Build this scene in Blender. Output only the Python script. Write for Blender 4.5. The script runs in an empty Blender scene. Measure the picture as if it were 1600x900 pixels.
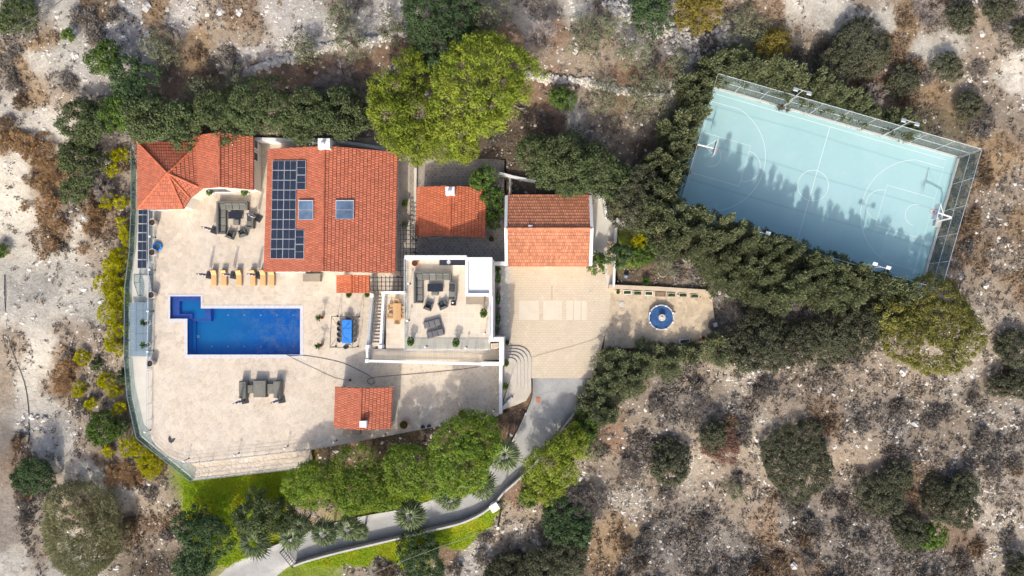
import bpy, math, random
import numpy as np
from mathutils import Vector
R = math.radians
random.seed(7); RNG = np.random.default_rng(7)

# ------------------------------------------------------------------ camera, sky, sun, exposure
S = 0.075            # metres per photograph pixel on the pool deck level
H = 81.0             # drone height above the pool deck
NX, NY = 830.0, 490.0  # the spot straight below the drone
scene = bpy.context.scene
COL = scene.collection
cam_d = bpy.data.cameras.new('camera'); cam = bpy.data.objects.new('camera', cam_d); COL.objects.link(cam)
cam.location = (0, 0, H); cam.rotation_euler = (0, 0, 0)
cam_d.sensor_width = 36; cam_d.lens = 36 * (H / S) / 1600
cam_d.shift_x = (800 - NX) / 1600; cam_d.shift_y = (NY - 450) / 1600
cam_d.clip_start = 0.5; cam_d.clip_end = 3000
scene.camera = cam
SUN_EL = 38.0
sdx, sdy = -0.18, -0.98           # horizontal direction towards the sun
world = bpy.data.worlds.new('World'); scene.world = world; world.use_nodes = True
wn = world.node_tree.nodes; wl = world.node_tree.links
bg = wn.get('Background') or wn.new('ShaderNodeBackground')
sky = wn.new('ShaderNodeTexSky'); sky.sky_type = 'NISHITA'; sky.sun_disc = False
sky.sun_elevation = R(SUN_EL); sky.sun_rotation = math.atan2(sdx, sdy)
sky.air_density = 0.75; sky.dust_density = 4.0; sky.ozone_density = 1.0
wl.new(sky.outputs[0], bg.inputs[0]); bg.inputs[1].default_value = 0.15
sun_d = bpy.data.lights.new('sun', 'SUN'); sun = bpy.data.objects.new('sun', sun_d); COL.objects.link(sun)
sun_d.energy = 2.1; sun_d.angle = R(1.2); sun_d.color = (1.0, 0.94, 0.84)
sv = Vector((sdx * math.cos(R(SUN_EL)), sdy * math.cos(R(SUN_EL)), math.sin(R(SUN_EL))))
sun.rotation_euler = sv.to_track_quat('Z', 'Y').to_euler(); sun.location = sv * 150
vs = scene.view_settings; vs.view_transform = 'Standard'; vs.look = 'None'; vs.gamma = 1.0
vs.use_curve_mapping = False; vs.exposure = 0.80
scene.cycles.max_bounces = 6; scene.cycles.transparent_max_bounces = 12

# ------------------------------------------------------------------ helpers
def P(px, py, z=0.0):
    k = S * (H - z) / H
    return Vector(((px - NX) * k, (NY - py) * k, z))
def P2(px, py, z=0.0):
    p = P(px, py, z); return (p.x, p.y)

ORD = 'first second third fourth fifth sixth seventh eighth ninth tenth eleventh twelfth thirteenth fourteenth fifteenth sixteenth seventeenth eighteenth nineteenth twentieth'.split()
ORG = {}
def org(o): return ORG.get(o.name, Vector((0, 0, 0))) if o else Vector((0, 0, 0))
LAB = {}
def tag(o, label=None, cat=None, group=None, kind=None):
    if label: o['label'] = label
    if cat: o['category'] = cat
    if group: o['group'] = group
    if kind: o['kind'] = kind
    return o
def thing(name, label, cat, loc=(0, 0, 0), group=None, world=True):
    o = bpy.data.objects.new(name, None); COL.objects.link(o); o.location = loc
    o.empty_display_size = 0.3
    if world: ORG[o.name] = Vector(loc)
    return tag(o, label, cat, group)
def link(name, me, mat=None, parent=None, label=None, kind=None):
    o = bpy.data.objects.new(name, me); COL.objects.link(o)
    if mat and not me.materials: me.materials.append(mat)
    if parent:
        o.parent = parent; ORG[o.name] = org(parent)
    return tag(o, label, kind=kind)
def copy_tree(root, parent=None):
    c = root.copy(); COL.objects.link(c); c.parent = parent
    for ch in root.children: copy_tree(ch, c)
    return c
def place(root, p, rz=0.0, label=None, group=None, s=None):
    root.location = p; root.rotation_euler = (0, 0, rz)
    if label: root['label'] = label
    if group: root['group'] = group
    if s: root.scale = s
    return root

class MB:
    def __init__(s): s.v = []; s.f = []; s.a = []; s.ca = None
    def add(s, vs, fs, a=0.5):
        n = len(s.v); s.v += [tuple(v) for v in vs]; s.f += [tuple(i + n for i in f) for f in fs]; s.a += [a] * len(vs); return s
    def box(s, x0, x1, y0, y1, z0, z1, a=0.5):
        x0, x1 = min(x0, x1), max(x0, x1); y0, y1 = min(y0, y1), max(y0, y1)
        return s.add([(x0,y0,z0),(x1,y0,z0),(x1,y1,z0),(x0,y1,z0),(x0,y0,z1),(x1,y0,z1),(x1,y1,z1),(x0,y1,z1)],
              [(3,2,1,0),(4,5,6,7),(0,1,5,4),(1,2,6,5),(2,3,7,6),(3,0,4,7)], a)
    def obox(s, c, sz, rz=0, tx=0, a=0.5):
        hx, hy, hz = sz[0]/2, sz[1]/2, sz[2]/2; ca, sa = math.cos(rz), math.sin(rz); ct, st = math.cos(tx), math.sin(tx)
        vs = []
        for (x, y, z) in [(-hx,-hy,-hz),(hx,-hy,-hz),(hx,hy,-hz),(-hx,hy,-hz),(-hx,-hy,hz),(hx,-hy,hz),(hx,hy,hz),(-hx,hy,hz)]:
            y, z = y*ct - z*st, y*st + z*ct
            vs.append((c[0] + x*ca - y*sa, c[1] + x*sa + y*ca, c[2] + z))
        return s.add(vs, [(3,2,1,0),(4,5,6,7),(0,1,5,4),(1,2,6,5),(2,3,7,6),(3,0,4,7)], a)
    def cushion(s, c, sz, rz=0, b=0.05, a=0.5, tx=0):   # a soft block with rounded upper edges
        hx, hy, hz = sz[0]/2, sz[1]/2, sz[2]/2; ca, sa = math.cos(rz), math.sin(rz); ct, st = math.cos(tx), math.sin(tx)
        rings = [(0, -hz), (0, hz - b), (b*0.35, hz - b*0.3), (b, hz)]
        vs = []
        for (i, z) in rings:
            for (x, y) in [(-hx+i,-hy+i),(hx-i,-hy+i),(hx-i,hy-i),(-hx+i,hy-i)]:
                yy, zz = y*ct - z*st, y*st + z*ct
                vs.append((c[0] + x*ca - yy*sa, c[1] + x*sa + yy*ca, c[2] + zz))
        vs.append((c[0], c[1], c[2] + hz + b*0.25))
        fs = [(3,2,1,0)]
        for r in range(3):
            for k in range(4): fs.append((r*4+k, r*4+(k+1)%4, r*4+4+(k+1)%4, r*4+4+k))
        for k in range(4): fs.append((12+k, 12+(k+1)%4, 16))
        return s.add(vs, fs, a)
    def prism(s, poly, z0, z1, a=0.5):
        A = sum(poly[i][0]*poly[(i+1)%len(poly)][1] - poly[(i+1)%len(poly)][0]*poly[i][1] for i in range(len(poly)))
        if A < 0: poly = poly[::-1]
        n = len(poly); z0f = z0 if callable(z0) else (lambda x, y: z0); z1f = z1 if callable(z1) else (lambda x, y: z1)
        vs = [(x, y, z0f(x, y)) for x, y in poly] + [(x, y, z1f(x, y)) for x, y in poly]
        fs = [tuple(range(n))[::-1], tuple(range(n, 2*n))] + [(i, (i+1)%n, n+(i+1)%n, n+i) for i in range(n)]
        return s.add(vs, fs, a)
    def quad(s, a, b, c, d, t=0.5): return s.add([a, b, c, d], [(0, 1, 2, 3)], t)
    def tube(s, pts, r, n=6, a=0.5):
        pts = [Vector(p) for p in pts]; rr = r if isinstance(r, (list, tuple)) else [r]*len(pts)
        vs = []; up = Vector((0, 0, 1))
        for i, p in enumerate(pts):
            d = (pts[min(i+1, len(pts)-1)] - pts[max(i-1, 0)]).normalized()
            u = d.cross(up) if abs(d.z) < 0.95 else d.cross(Vector((1, 0, 0)))
            u.normalize(); w = u.cross(d).normalized()
            for k in range(n):
                t = 2*math.pi*k/n; vs.append(p + (u*math.cos(t) + w*math.sin(t))*rr[i])
        fs = []
        for i in range(len(pts)-1):
            for k in range(n): fs.append((i*n+k, i*n+(k+1)%n, (i+1)*n+(k+1)%n, (i+1)*n+k))
        fs.append(tuple(range(n))); fs.append(tuple(range((len(pts)-1)*n, len(pts)*n))[::-1])
        return s.add(vs, fs, a)
    def lathe(s, prof, n=20, c=(0, 0, 0), a=0.5, start=0.0):
        vs = []
        for (r, z) in prof:
            for k in range(n):
                t = 2*math.pi*k/n + start; vs.append((c[0] + r*math.cos(t), c[1] + r*math.sin(t), c[2] + z))
        fs = []
        for i in range(len(prof)-1):
            for k in range(n): fs.append((i*n+k, i*n+(k+1)%n, (i+1)*n+(k+1)%n, (i+1)*n+k))
        if prof[0][0] > 1e-4: fs.append(tuple(range(n))[::-1])
        if prof[-1][0] > 1e-4: fs.append(tuple(range((len(prof)-1)*n, len(prof)*n)))
        return s.add(vs, fs, a)
    def mesh(s, name, off=Vector((0, 0, 0)), smooth=False):
        me = bpy.data.meshes.new(name)
        me.from_pydata([(v[0]-off.x, v[1]-off.y, v[2]-off.z) for v in s.v], [], s.f)
        at = me.attributes.new('lv', 'FLOAT', 'POINT'); at.data.foreach_set('value', s.a)
        if smooth: me.polygons.foreach_set('use_smooth', [True]*len(me.polygons))
        me.update(); return me
    def build(s, name, mat, parent=None, label=None, kind=None, smooth=False):
        return link(name, s.mesh(name, org(parent), smooth), mat, parent, label, kind)
def single(mb, name, mat, label, cat, group=None, smooth=False):
    o = mb.build(name, mat, None, smooth=smooth); return tag(o, label, cat, group)

# ------------------------------------------------------------------ materials
MATS = {}
def nodes_of(name):
    m = bpy.data.materials.new(name); m.use_nodes = True; nt = m.node_tree
    for n in list(nt.nodes): nt.nodes.remove(n)
    out = nt.nodes.new('ShaderNodeOutputMaterial'); return m, nt, out
def mixc(nt, f, a, b, mode='MIX'):
    n = nt.nodes.new('ShaderNodeMix'); n.data_type = 'RGBA'; n.blend_type = mode
    for i, v in ((0, f), (6, a), (7, b)):
        if hasattr(v, 'is_linked'): nt.links.new(v, n.inputs[i])
        else: n.inputs[i].default_value = v if i == 0 else (*v[:3], 1)
    return n.outputs[2]
def math_n(nt, op, a, b=0.0, c=0.0):
    n = nt.nodes.new('ShaderNodeMath'); n.operation = op
    for i, v in enumerate((a, b, c)):
        if hasattr(v, 'is_linked'): nt.links.new(v, n.inputs[i])
        else: n.inputs[i].default_value = v
    return n.outputs[0]
def coords(nt): return nt.nodes.new('ShaderNodeTexCoord').outputs['Object']
def geo_pos(nt): return nt.nodes.new('ShaderNodeNewGeometry').outputs['Position']
def noise(nt, vec, scale, detail=4, rough=0.6):
    n = nt.nodes.new('ShaderNodeTexNoise'); n.inputs['Scale'].default_value = scale; n.inputs['Detail'].default_value = detail
    n.inputs['Roughness'].default_value = rough; nt.links.new(vec, n.inputs['Vector']); return n.outputs['Fac']
def ramp(nt, f, lo, hi):
    n = nt.nodes.new('ShaderNodeMapRange'); n.inputs[1].default_value = lo; n.inputs[2].default_value = hi
    nt.links.new(f, n.inputs[0]); return n.outputs[0]
def principled(nt, out, col, rough=0.7, metal=0.0, spec=0.3):
    b = nt.nodes.new('ShaderNodeBsdfPrincipled')
    if hasattr(col, 'is_linked'): nt.links.new(col, b.inputs['Base Color'])
    else: b.inputs['Base Color'].default_value = (*col[:3], 1)
    b.inputs['Roughness'].default_value = rough; b.inputs['Metallic'].default_value = metal
    b.inputs['Specular IOR Level'].default_value = spec
    nt.links.new(b.outputs[0], out.inputs['Surface']); return b
def bump(nt, b, h, strength=0.4, dist=0.05):
    n = nt.nodes.new('ShaderNodeBump'); n.inputs['Strength'].default_value = strength; n.inputs['Distance'].default_value = dist
    nt.links.new(h, n.inputs['Height']); nt.links.new(n.outputs[0], b.inputs['Normal'])
def mat(name, col, rough=0.7, var=0.15, scale=2.0, lv=0.0, metal=0.0, spec=0.3, bmp=0.0, stain=None, stain_amt=0.0, stain_scale=0.35):
    """plain surface: base colour, broad and fine mottling, per-piece tone from the 'lv' attribute, optional stains"""
    if name in MATS: return MATS[name]
    m, nt, out = nodes_of(name); p = geo_pos(nt)
    c1 = tuple(x*(1-var) for x in col); c2 = tuple(min(1, x*(1+var)) for x in col)
    f = noise(nt, p, scale, 5, 0.65)
    c = mixc(nt, ramp(nt, f, 0.3, 0.7), c1, c2)
    if lv:
        at = nt.nodes.new('ShaderNodeAttribute'); at.attribute_name = 'lv'
        g = math_n(nt, 'MULTIPLY_ADD', at.outputs['Fac'], 2*lv, 1-lv)
        cb = nt.nodes.new('ShaderNodeCombineColor')
        for i in range(3): nt.links.new(g, cb.inputs[i])
        c = mixc(nt, 1.0, c, cb.outputs[0], 'MULTIPLY')
    if stain:
        s = ramp(nt, noise(nt, p, stain_scale, 6, 0.7), 0.48, 0.72)
        c = mixc(nt, math_n(nt, 'MULTIPLY', s, stain_amt), c, stain)
    b = principled(nt, out, c, rough, metal, spec)
    if bmp: bump(nt, b, noise(nt, p, scale*6, 4), bmp, 0.03)
    MATS[name] = m; return m
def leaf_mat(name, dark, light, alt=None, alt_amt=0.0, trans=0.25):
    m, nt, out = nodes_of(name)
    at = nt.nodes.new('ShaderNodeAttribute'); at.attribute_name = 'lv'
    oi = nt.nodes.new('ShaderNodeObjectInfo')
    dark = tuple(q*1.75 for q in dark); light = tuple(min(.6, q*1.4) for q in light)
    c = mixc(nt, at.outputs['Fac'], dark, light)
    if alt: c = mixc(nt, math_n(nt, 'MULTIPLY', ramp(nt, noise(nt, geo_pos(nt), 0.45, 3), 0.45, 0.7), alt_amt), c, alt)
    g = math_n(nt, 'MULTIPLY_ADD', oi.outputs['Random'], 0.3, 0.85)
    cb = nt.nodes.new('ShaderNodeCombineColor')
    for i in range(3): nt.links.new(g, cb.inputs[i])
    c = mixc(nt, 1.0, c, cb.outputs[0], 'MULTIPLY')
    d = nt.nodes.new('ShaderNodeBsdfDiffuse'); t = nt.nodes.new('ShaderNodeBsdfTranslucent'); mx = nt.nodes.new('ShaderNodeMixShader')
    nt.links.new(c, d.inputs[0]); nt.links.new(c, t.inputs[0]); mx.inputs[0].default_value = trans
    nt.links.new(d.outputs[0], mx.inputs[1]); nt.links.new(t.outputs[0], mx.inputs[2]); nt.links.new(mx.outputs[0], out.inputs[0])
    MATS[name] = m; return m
def glass_mat(name, tint, amount, rough=0.05):
    m, nt, out = nodes_of(name)
    t = nt.nodes.new('ShaderNodeBsdfTransparent'); t.inputs[0].default_value = (*tint, 1)
    g = nt.nodes.new('ShaderNodeBsdfPrincipled'); g.inputs['Base Color'].default_value = (tint[0]*0.5, tint[1]*0.55, tint[2]*0.6, 1)
    g.inputs['Roughness'].default_value = rough
    mx = nt.nodes.new('ShaderNodeMixShader'); mx.inputs[0].default_value = amount
    nt.links.new(t.outputs[0], mx.inputs[1]); nt.links.new(g.outputs[0], mx.inputs[2]); nt.links.new(mx.outputs[0], out.inputs[0])
    MATS[name] = m; return m

M_white = mat('white_stucco', (0.68, 0.68, 0.66), 0.85, 0.06, 0.8, bmp=0.15, stain=(0.5, 0.48, 0.44), stain_amt=0.25)
M_cream = mat('cream_stucco', (0.62, 0.56, 0.47), 0.85, 0.08, 0.8, bmp=0.15, stain=(0.4, 0.36, 0.3), stain_amt=0.3)
M_tile = mat('terracotta_tile', (0.41, 0.125, 0.070), 0.75, 0.14, 3.0, lv=0.16, bmp=0.2, stain=(0.33, 0.115, 0.07), stain_amt=0.4)
M_tile_old = mat('weathered_tile', (0.48, 0.195, 0.105), 0.8, 0.18, 2.0, lv=0.22, bmp=0.3, stain=(0.36, 0.14, 0.08), stain_amt=0.6)
M_tile_new = mat('bright_tile', (0.46, 0.130, 0.060), 0.75, 0.14, 3.0, lv=0.15, bmp=0.2, stain=(0.38, 0.09, 0.04), stain_amt=0.4)
M_felt = mat('roof_underlay', (0.10, 0.035, 0.022), 0.9, 0.2, 2.0)  # dark colour stands in for shade in the gaps between tile courses
M_dark = mat('dark_metal', (0.03, 0.032, 0.036), 0.45, 0.1, 4.0, spec=0.5)
M_steel = mat('grey_steel', (0.42, 0.44, 0.46), 0.45, 0.1, 4.0, metal=0.4)
M_wpaint = mat('white_paint', (0.78, 0.78, 0.77), 0.5, 0.04, 3.0)
M_panel = mat('solar_cell', (0.018, 0.024, 0.040), 0.22, 0.25, 1.5, spec=0.6)
M_alu = mat('aluminium', (0.55, 0.57, 0.60), 0.4, 0.06, 4.0, metal=0.3)
M_coll = mat('collector_glass', (0.10, 0.15, 0.23), 0.15, 0.35, 0.9, spec=0.6)
M_wick = mat('grey_wicker', (0.115, 0.115, 0.105), 0.8, 0.25, 14.0, lv=0.1)
M_cush = mat('grey_cushion', (0.16, 0.16, 0.14), 0.9, 0.12, 6.0, lv=0.15)
M_cush2 = mat('dark_cushion', (0.045, 0.047, 0.052), 0.85, 0.15, 6.0, lv=0.15)
M_cover = mat('taupe_cover', (0.17, 0.165, 0.14), 0.85, 0.15, 3.0)
M_tan = mat('tan_rattan', (0.55, 0.34, 0.15), 0.75, 0.12, 8.0, lv=0.08)
M_wood = mat('teak_wood', (0.50, 0.31, 0.15), 0.65, 0.14, 9.0, lv=0.12)
M_blackg = mat('black_table', (0.018, 0.021, 0.03), 0.3, 0.2, 4.0, spec=0.5)
M_bluecov = mat('blue_tarpaulin', (0.028, 0.20, 0.62), 0.45, 0.15, 2.5, spec=0.5)
M_soil = mat('pot_soil', (0.05, 0.032, 0.022), 0.95, 0.3, 10.0)
M_pot = mat('grey_planter', (0.45, 0.42, 0.40), 0.7, 0.1, 4.0)
M_pot_w = mat('white_planter', (0.72, 0.71, 0.70), 0.6, 0.05, 4.0)
M_pot_t = mat('terracotta_pot', (0.42, 0.16, 0.075), 0.8, 0.15, 4.0)
M_purple = mat('folded_canopy', (0.20, 0.19, 0.27), 0.8, 0.2, 5.0)
M_bark = mat('bark', (0.16, 0.12, 0.085), 0.95, 0.3, 6.0, bmp=0.4)
M_bark2 = mat('pale_bark', (0.27, 0.22, 0.17), 0.95, 0.25, 6.0, bmp=0.4)
M_stonew = mat('dry_stone', (0.47, 0.44, 0.39), 0.9, 0.2, 3.0, lv=0.25, bmp=0.5)
M_rock = mat('pale_rock', (0.52, 0.49, 0.44), 0.9, 0.18, 2.0, lv=0.25, bmp=0.5)
M_boul = mat('boulder_rock', (0.48, 0.45, 0.41), 0.9, 0.25, 2.5, bmp=0.8, stain=(0.25, 0.22, 0.2), stain_amt=0.5, stain_scale=1.5)
M_glass = glass_mat('railing_glass', (0.86, 0.92, 0.95), 0.16)
M_canopy = glass_mat('canopy_glass', (0.60, 0.70, 0.76), 0.45, 0.15)
M_mesh = glass_mat('chain_link', (0.84, 0.91, 0.89), 0.12, 0.7)
M_hedge = None

# ------------------------------------------------------------------ terrain: heights and soils
CP = [(0,0,5),(400,0,5),(800,0,6),(1200,0,5.5),(1600,0,5),(0,200,1),(150,100,3),(100,300,-2),(0,400,-6),(100,450,-4),(180,300,-1.5),(180,500,-2),
 (0,650,-8),(120,650,-4.5),(200,720,-3),(0,900,-9),(150,850,-7),(270,760,-3),(380,770,-3),(480,760,-3),(600,720,-2.5),(700,700,-2.2),(780,690,-1.2),
 (835,640,-.5),(800,710,-1.5),(740,775,-2.3),(660,815,-3.0),(560,838,-3.6),(470,862,-4.3),(400,885,-4.9),(300,150,1),(500,150,1.5),(500,60,4),(700,200,1),
 (850,250,.6),(950,200,1.5),(950,80,4),(1050,120,2.5),(1250,60,2.5),(1250,120,.7),(1150,100,1.0),(1330,150,.5),(1420,190,.35),(1400,120,1.4),(1550,200,1.2),(1550,350,0),(1500,480,-.8),(1000,400,1),(1050,440,.9),
 (1200,430,.3),(1000,310,.6),(1040,250,.5),(1150,520,-.3),(960,600,-.6),(1100,620,-1.5),(1300,600,-2),(1500,650,-3),(1600,600,-3),(950,750,-3),(850,850,-4.5),
 (700,880,-4.5),(1100,800,-4.5),(1300,800,-5),(1600,900,-7),(1200,900,-6),(800,900,-5.2),(240,180,.8),(600,200,.8),(960,330,.4),(1350,480,-.6),(880,640,-.7),(900,690,-1.3)]
CPA = np.array([((a-NX)*S, (NY-b)*S, c) for a, b, c in CP])
def vnoise(x, y, seed):
    g = np.random.default_rng(seed).random((256, 256))
    xi = np.floor(x).astype(int); yi = np.floor(y).astype(int); fx = x-xi; fy = y-yi
    fx = fx*fx*(3-2*fx); fy = fy*fy*(3-2*fy); a = lambda i, j: g[(xi+i) & 255, (yi+j) & 255]
    return (a(0,0)*(1-fx)+a(1,0)*fx)*(1-fy) + (a(0,1)*(1-fx)+a(1,1)*fx)*fy
def fbm(x, y, scale, octs, seed, gain=0.55):
    t = np.zeros_like(x); amp = 1.0; tot = 0
    for o in range(octs):
        t += amp*vnoise(x*scale*2**o + 13.7*o, y*scale*2**o + 7.3*o, seed+o); tot += amp; amp *= gain
    return t/tot - 0.5
def pip(x, y, poly):
    ins = np.zeros(x.shape, bool); n = len(poly)
    for i in range(n):
        x0, y0 = poly[i]; x1, y1 = poly[(i+1) % n]
        if y0 == y1: continue
        c = ((y0 > y) != (y1 > y)) & (x < (x1-x0)*(y-y0)/(y1-y0) + x0); ins ^= c
    return ins
W = lambda pts, z=0.0: [P2(a, b, z) for a, b in pts]
# footprints (photograph coordinates of the ground plan)
ROAD_O = [(928,590),(908,630),(882,665),(850,707),(820,738),(788,766),(772,785),(750,801),(720,814),(675,825),(600,843),(520,862),(462,880),(430,902),(400,930)]
ROAD_I = [(832,590),(832,618),(822,645),(806,680),(786,708),(760,735),(735,752),(705,768),(670,783),(620,797),(560,808),(500,824),(440,848),(365,880),(320,915)]
ROAD_Z = [0.0,-0.25,-0.6,-1.1,-1.5,-1.9,-2.15,-2.4,-2.65,-2.9,-3.35,-3.85,-4.3,-4.8,-5.2]
DECK = [(213,215),(640,215),(640,250),(790,250),(790,412),(957,412),(950,500),(928,592),(832,592),(785,647),(485,704),(478,730),(302,750),(216,684),(203,620),(199,560),(201,450),(210,390)]
COURT = [(1106,138),(1497,246),(1449,449),(1046,331)]
PLAZA = [(948,447),(1112,456),(1120,520),(1062,540),(944,548)]
LANE = [(926,296),(964,300),(964,448),(945,448),(926,420)]
ROADP = ROAD_O + ROAD_I[::-1]
FLAT = [(W([(1090,112),(1520,232),(1462,470),(1030,345)]), .22), (W(DECK), -3.4), (W(COURT), -0.6), (W(PLAZA), -0.5), (W(LANE), -0.6)]
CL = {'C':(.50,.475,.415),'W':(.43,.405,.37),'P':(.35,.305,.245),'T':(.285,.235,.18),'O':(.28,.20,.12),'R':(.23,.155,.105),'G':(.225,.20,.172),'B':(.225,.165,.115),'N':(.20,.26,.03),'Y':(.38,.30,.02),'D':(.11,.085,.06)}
SOIL = '''20,15,C 40,50,G 100,20,C 150,20,O 60,70,O 110,60,C 30,110,O 60,90,C 130,110,W 110,130,G 140,40,G 100,90,C 20,120,G 50,150,O 60,185,C 80,200,C 20,170,C 100,160,T
200,20,W 205,60,W 210,95,W 190,40,W 240,20,O 260,60,B 290,30,W 310,60,O 340,40,T 350,90,G 380,30,B 390,60,T 300,100,O 270,115,R 330,130,B 395,85,W
20,215,O 60,240,O 85,280,O 70,320,B 85,370,B 30,260,C 30,320,C 50,330,C 20,380,C 40,420,C 100,400,C 130,350,C 140,330,B 110,340,T 160,360,B 175,400,T 60,460,C 20,480,C 100,470,C 140,480,C
60,520,C 120,530,T 20,540,T 60,560,C 40,600,C 70,640,C 100,690,C 150,740,C 190,770,C 230,790,T 110,590,B 140,600,T 90,610,B 100,560,B 10,600,T 10,680,G 30,720,B 20,820,G 60,860,T 40,790,G
20,880,C 110,880,C 160,720,B 180,745,B 210,740,B 150,790,O 250,850,T 240,820,B 250,880,D 200,690,T 220,760,T 180,580,T 160,560,T 185,480,T 170,240,G 185,290,T 170,190,G 140,690,T 60,690,C 50,660,W
420,100,W 450,60,W 480,30,C 430,30,W 500,70,W 560,30,C 540,10,T 580,60,W 600,20,W 440,120,R 480,112,R 520,102,R 560,98,R 590,84,R 560,130,T 610,90,R 640,90,R 520,140,G 620,110,T 400,115,R
800,60,R 830,40,C 850,20,G 870,60,R 900,20,C 920,50,T 960,60,T 950,20,T 980,40,W 1000,60,W 1060,65,W 1080,75,W 1100,60,G 1120,20,O 1125,40,C 840,100,T 880,90,T 860,110,R 900,120,T 940,110,T
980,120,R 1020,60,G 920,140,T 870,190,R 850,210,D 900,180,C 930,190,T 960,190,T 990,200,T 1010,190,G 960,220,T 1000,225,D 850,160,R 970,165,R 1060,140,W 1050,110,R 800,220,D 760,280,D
1200,20,B 1250,5,C 1310,10,C 1330,25,C 1380,30,C 1420,50,O 1440,65,C 1480,75,C 1410,20,O 1350,5,T 1450,15,G 1500,20,G 1540,30,T 1580,30,G 1260,60,T 1240,80,G 1400,70,O 1400,110,B 1440,110,T
1460,150,O 1420,150,B 1500,110,T 1540,90,T 1580,120,C 1560,150,T 1530,180,G 1500,180,O 1590,200,T 1560,230,O 1450,200,B 1540,260,O 1580,300,T 1550,330,T 1590,350,O 1530,400,B 1570,400,T 1510,440,T
1560,460,T 1590,440,B 1550,500,C 1500,350,B
950,650,R 960,690,R 940,730,T 980,620,T 1000,580,T 1050,590,G 1100,570,T 1000,660,T 1050,640,G 1080,640,C 1080,680,W 1000,700,G 1000,740,W 990,780,C 960,830,O 950,860,O 1020,760,T 1090,740,C
1110,750,T 1150,650,G 1200,620,T 1170,590,C 1250,590,T 1300,590,T 1350,600,T 1200,680,W 1150,720,T 1150,780,T 1100,820,G 1050,850,G 1000,880,G 1150,850,G 1200,820,B 1240,820,G 1220,880,B 1290,650,B
1340,650,G 1400,650,G 1350,700,T 1320,720,T 1400,700,G 1450,640,T 1480,620,C 1500,580,C 1540,620,T 1580,630,C 1550,650,C 1500,680,T 1480,720,T 1530,720,G 1580,700,G 1450,760,B 1350,800,G 1330,850,G
1400,880,G 1500,850,B 1550,820,C 1580,760,G 1560,880,C 1480,890,G 1420,600,T 1250,640,T 1100,600,T
870,830,T 800,830,W 770,850,T 790,800,T 760,860,W 720,870,W 840,860,W 820,880,G 880,880,D 900,800,G 700,862,R 600,892,G 560,900,T 800,770,R 780,815,T
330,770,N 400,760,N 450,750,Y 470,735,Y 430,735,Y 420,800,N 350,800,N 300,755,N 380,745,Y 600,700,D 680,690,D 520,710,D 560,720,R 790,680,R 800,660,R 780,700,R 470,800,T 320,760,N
500,880,N 560,868,N 640,845,N 700,835,N 750,812,N 765,805,N 620,860,N 670,838,N 460,895,N
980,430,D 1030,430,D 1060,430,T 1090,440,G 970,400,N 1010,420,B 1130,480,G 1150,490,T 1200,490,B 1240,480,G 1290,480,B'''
SO = [t.split(',') for t in SOIL.split()]
SO = [(a, b, 'P' if c in 'CW' and float(a) > 760 and float(b) > 440 else c) for a, b, c in SO]   # paler soil of the lower slope
SOA = np.array([(float(a), float(b)) for a, b, c in SO]); SOC = np.array([CL[c] for a, b, c in SO]); SOK = np.array([c for a, b, c in SO])

def base_h(x, y):
    num = np.zeros_like(x); den = np.zeros_like(x)
    for a, b, c in CPA:
        w = 1.0/((x-a)**2 + (y-b)**2 + 6.0)**1.6; num += w*c; den += w
    return num/den
RO = np.array([P2(a, b, z) for (a, b), z in zip(ROAD_O, ROAD_Z)]); RI = np.array([P2(a, b, z) for (a, b), z in zip(ROAD_I, ROAD_Z)])
RPOLY = [tuple(p) for p in RO] + [tuple(p) for p in RI[::-1]]
RC = (RO + RI)/2
def road_z(x, y):   # height of the road surface beside its centre line
    num = np.zeros_like(x); den = np.zeros_like(x)
    for i in range(len(RC)-1):
        for t in (0, .25, .5, .75):
            cx, cy = RC[i]*(1-t) + RC[i+1]*t; z = ROAD_Z[i]*(1-t) + ROAD_Z[i+1]*t
            w = 1/((x-cx)**2 + (y-cy)**2 + .3)**3; num += w*z; den += w
    return num/den
def hts(x, y):
    z = base_h(x, y) + 1.1*fbm(x, y, 0.07, 4, 11) + 0.3*fbm(x, y, 0.5, 4, 31)
    m = pip(x, y, RPOLY); z = np.where(m, road_z(x, y) - 0.3, z)
    for poly, zz in FLAT: z = np.where(pip(x, y, poly), np.minimum(z, zz), z)
    return z
def gz(x, y): return float(hts(np.array([x]), np.array([y]))[0])
def to_px(x, y, z): k = H/(H-z)/S; return NX + x*k, NY - y*k
def soil_at(px, py):
    wx = px + 34*fbm(px, py, 0.022, 4, 51); wy = py + 34*fbm(px, py, 0.022, 4, 61)
    num = np.zeros(px.shape + (3,)); den = np.zeros(px.shape); best = np.full(px.shape, 1e9); ki = np.zeros(px.shape, int)
    for i in range(len(SOA)):
        d2 = (wx-SOA[i, 0])**2 + (wy-SOA[i, 1])**2 + 25; w = 1/d2**2.0
        num += w[..., None]*SOC[i]; den += w; b = d2 < best; best = np.where(b, d2, best); ki = np.where(b, i, ki)
    return num/den[..., None], ki
def axis(lo, hi, step, far):
    a = list(np.arange(lo, hi, step)); d = step; x = a[-1]; up = []
    while x < far: d *= 1.35; x += d; up.append(x)
    d = step; x = lo; dn = []
    while x > -far: d *= 1.35; x -= d; dn.append(x)
    return np.array(dn[::-1] + a + up)
gx = axis(-68, 64, 0.23, 900); gy = axis(-37, 42, 0.23, 900)
X, Y = np.meshgrid(gx, gy); Z = hts(X, Y)
PX, PY = to_px(X, Y, Z)
SC, SK = soil_at(np.clip(PX, -60, 1660), np.clip(PY, -60, 960))
SC = SC*(1 + 0.45*fbm(X, Y, 0.9, 5, 71, 0.7))[..., None]
me = bpy.data.meshes.new('ground'); ny, nx = X.shape
me.vertices.add(nx*ny); me.vertices.foreach_set('co', np.stack([X, Y, Z], -1).astype(np.float32).ravel())
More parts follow.
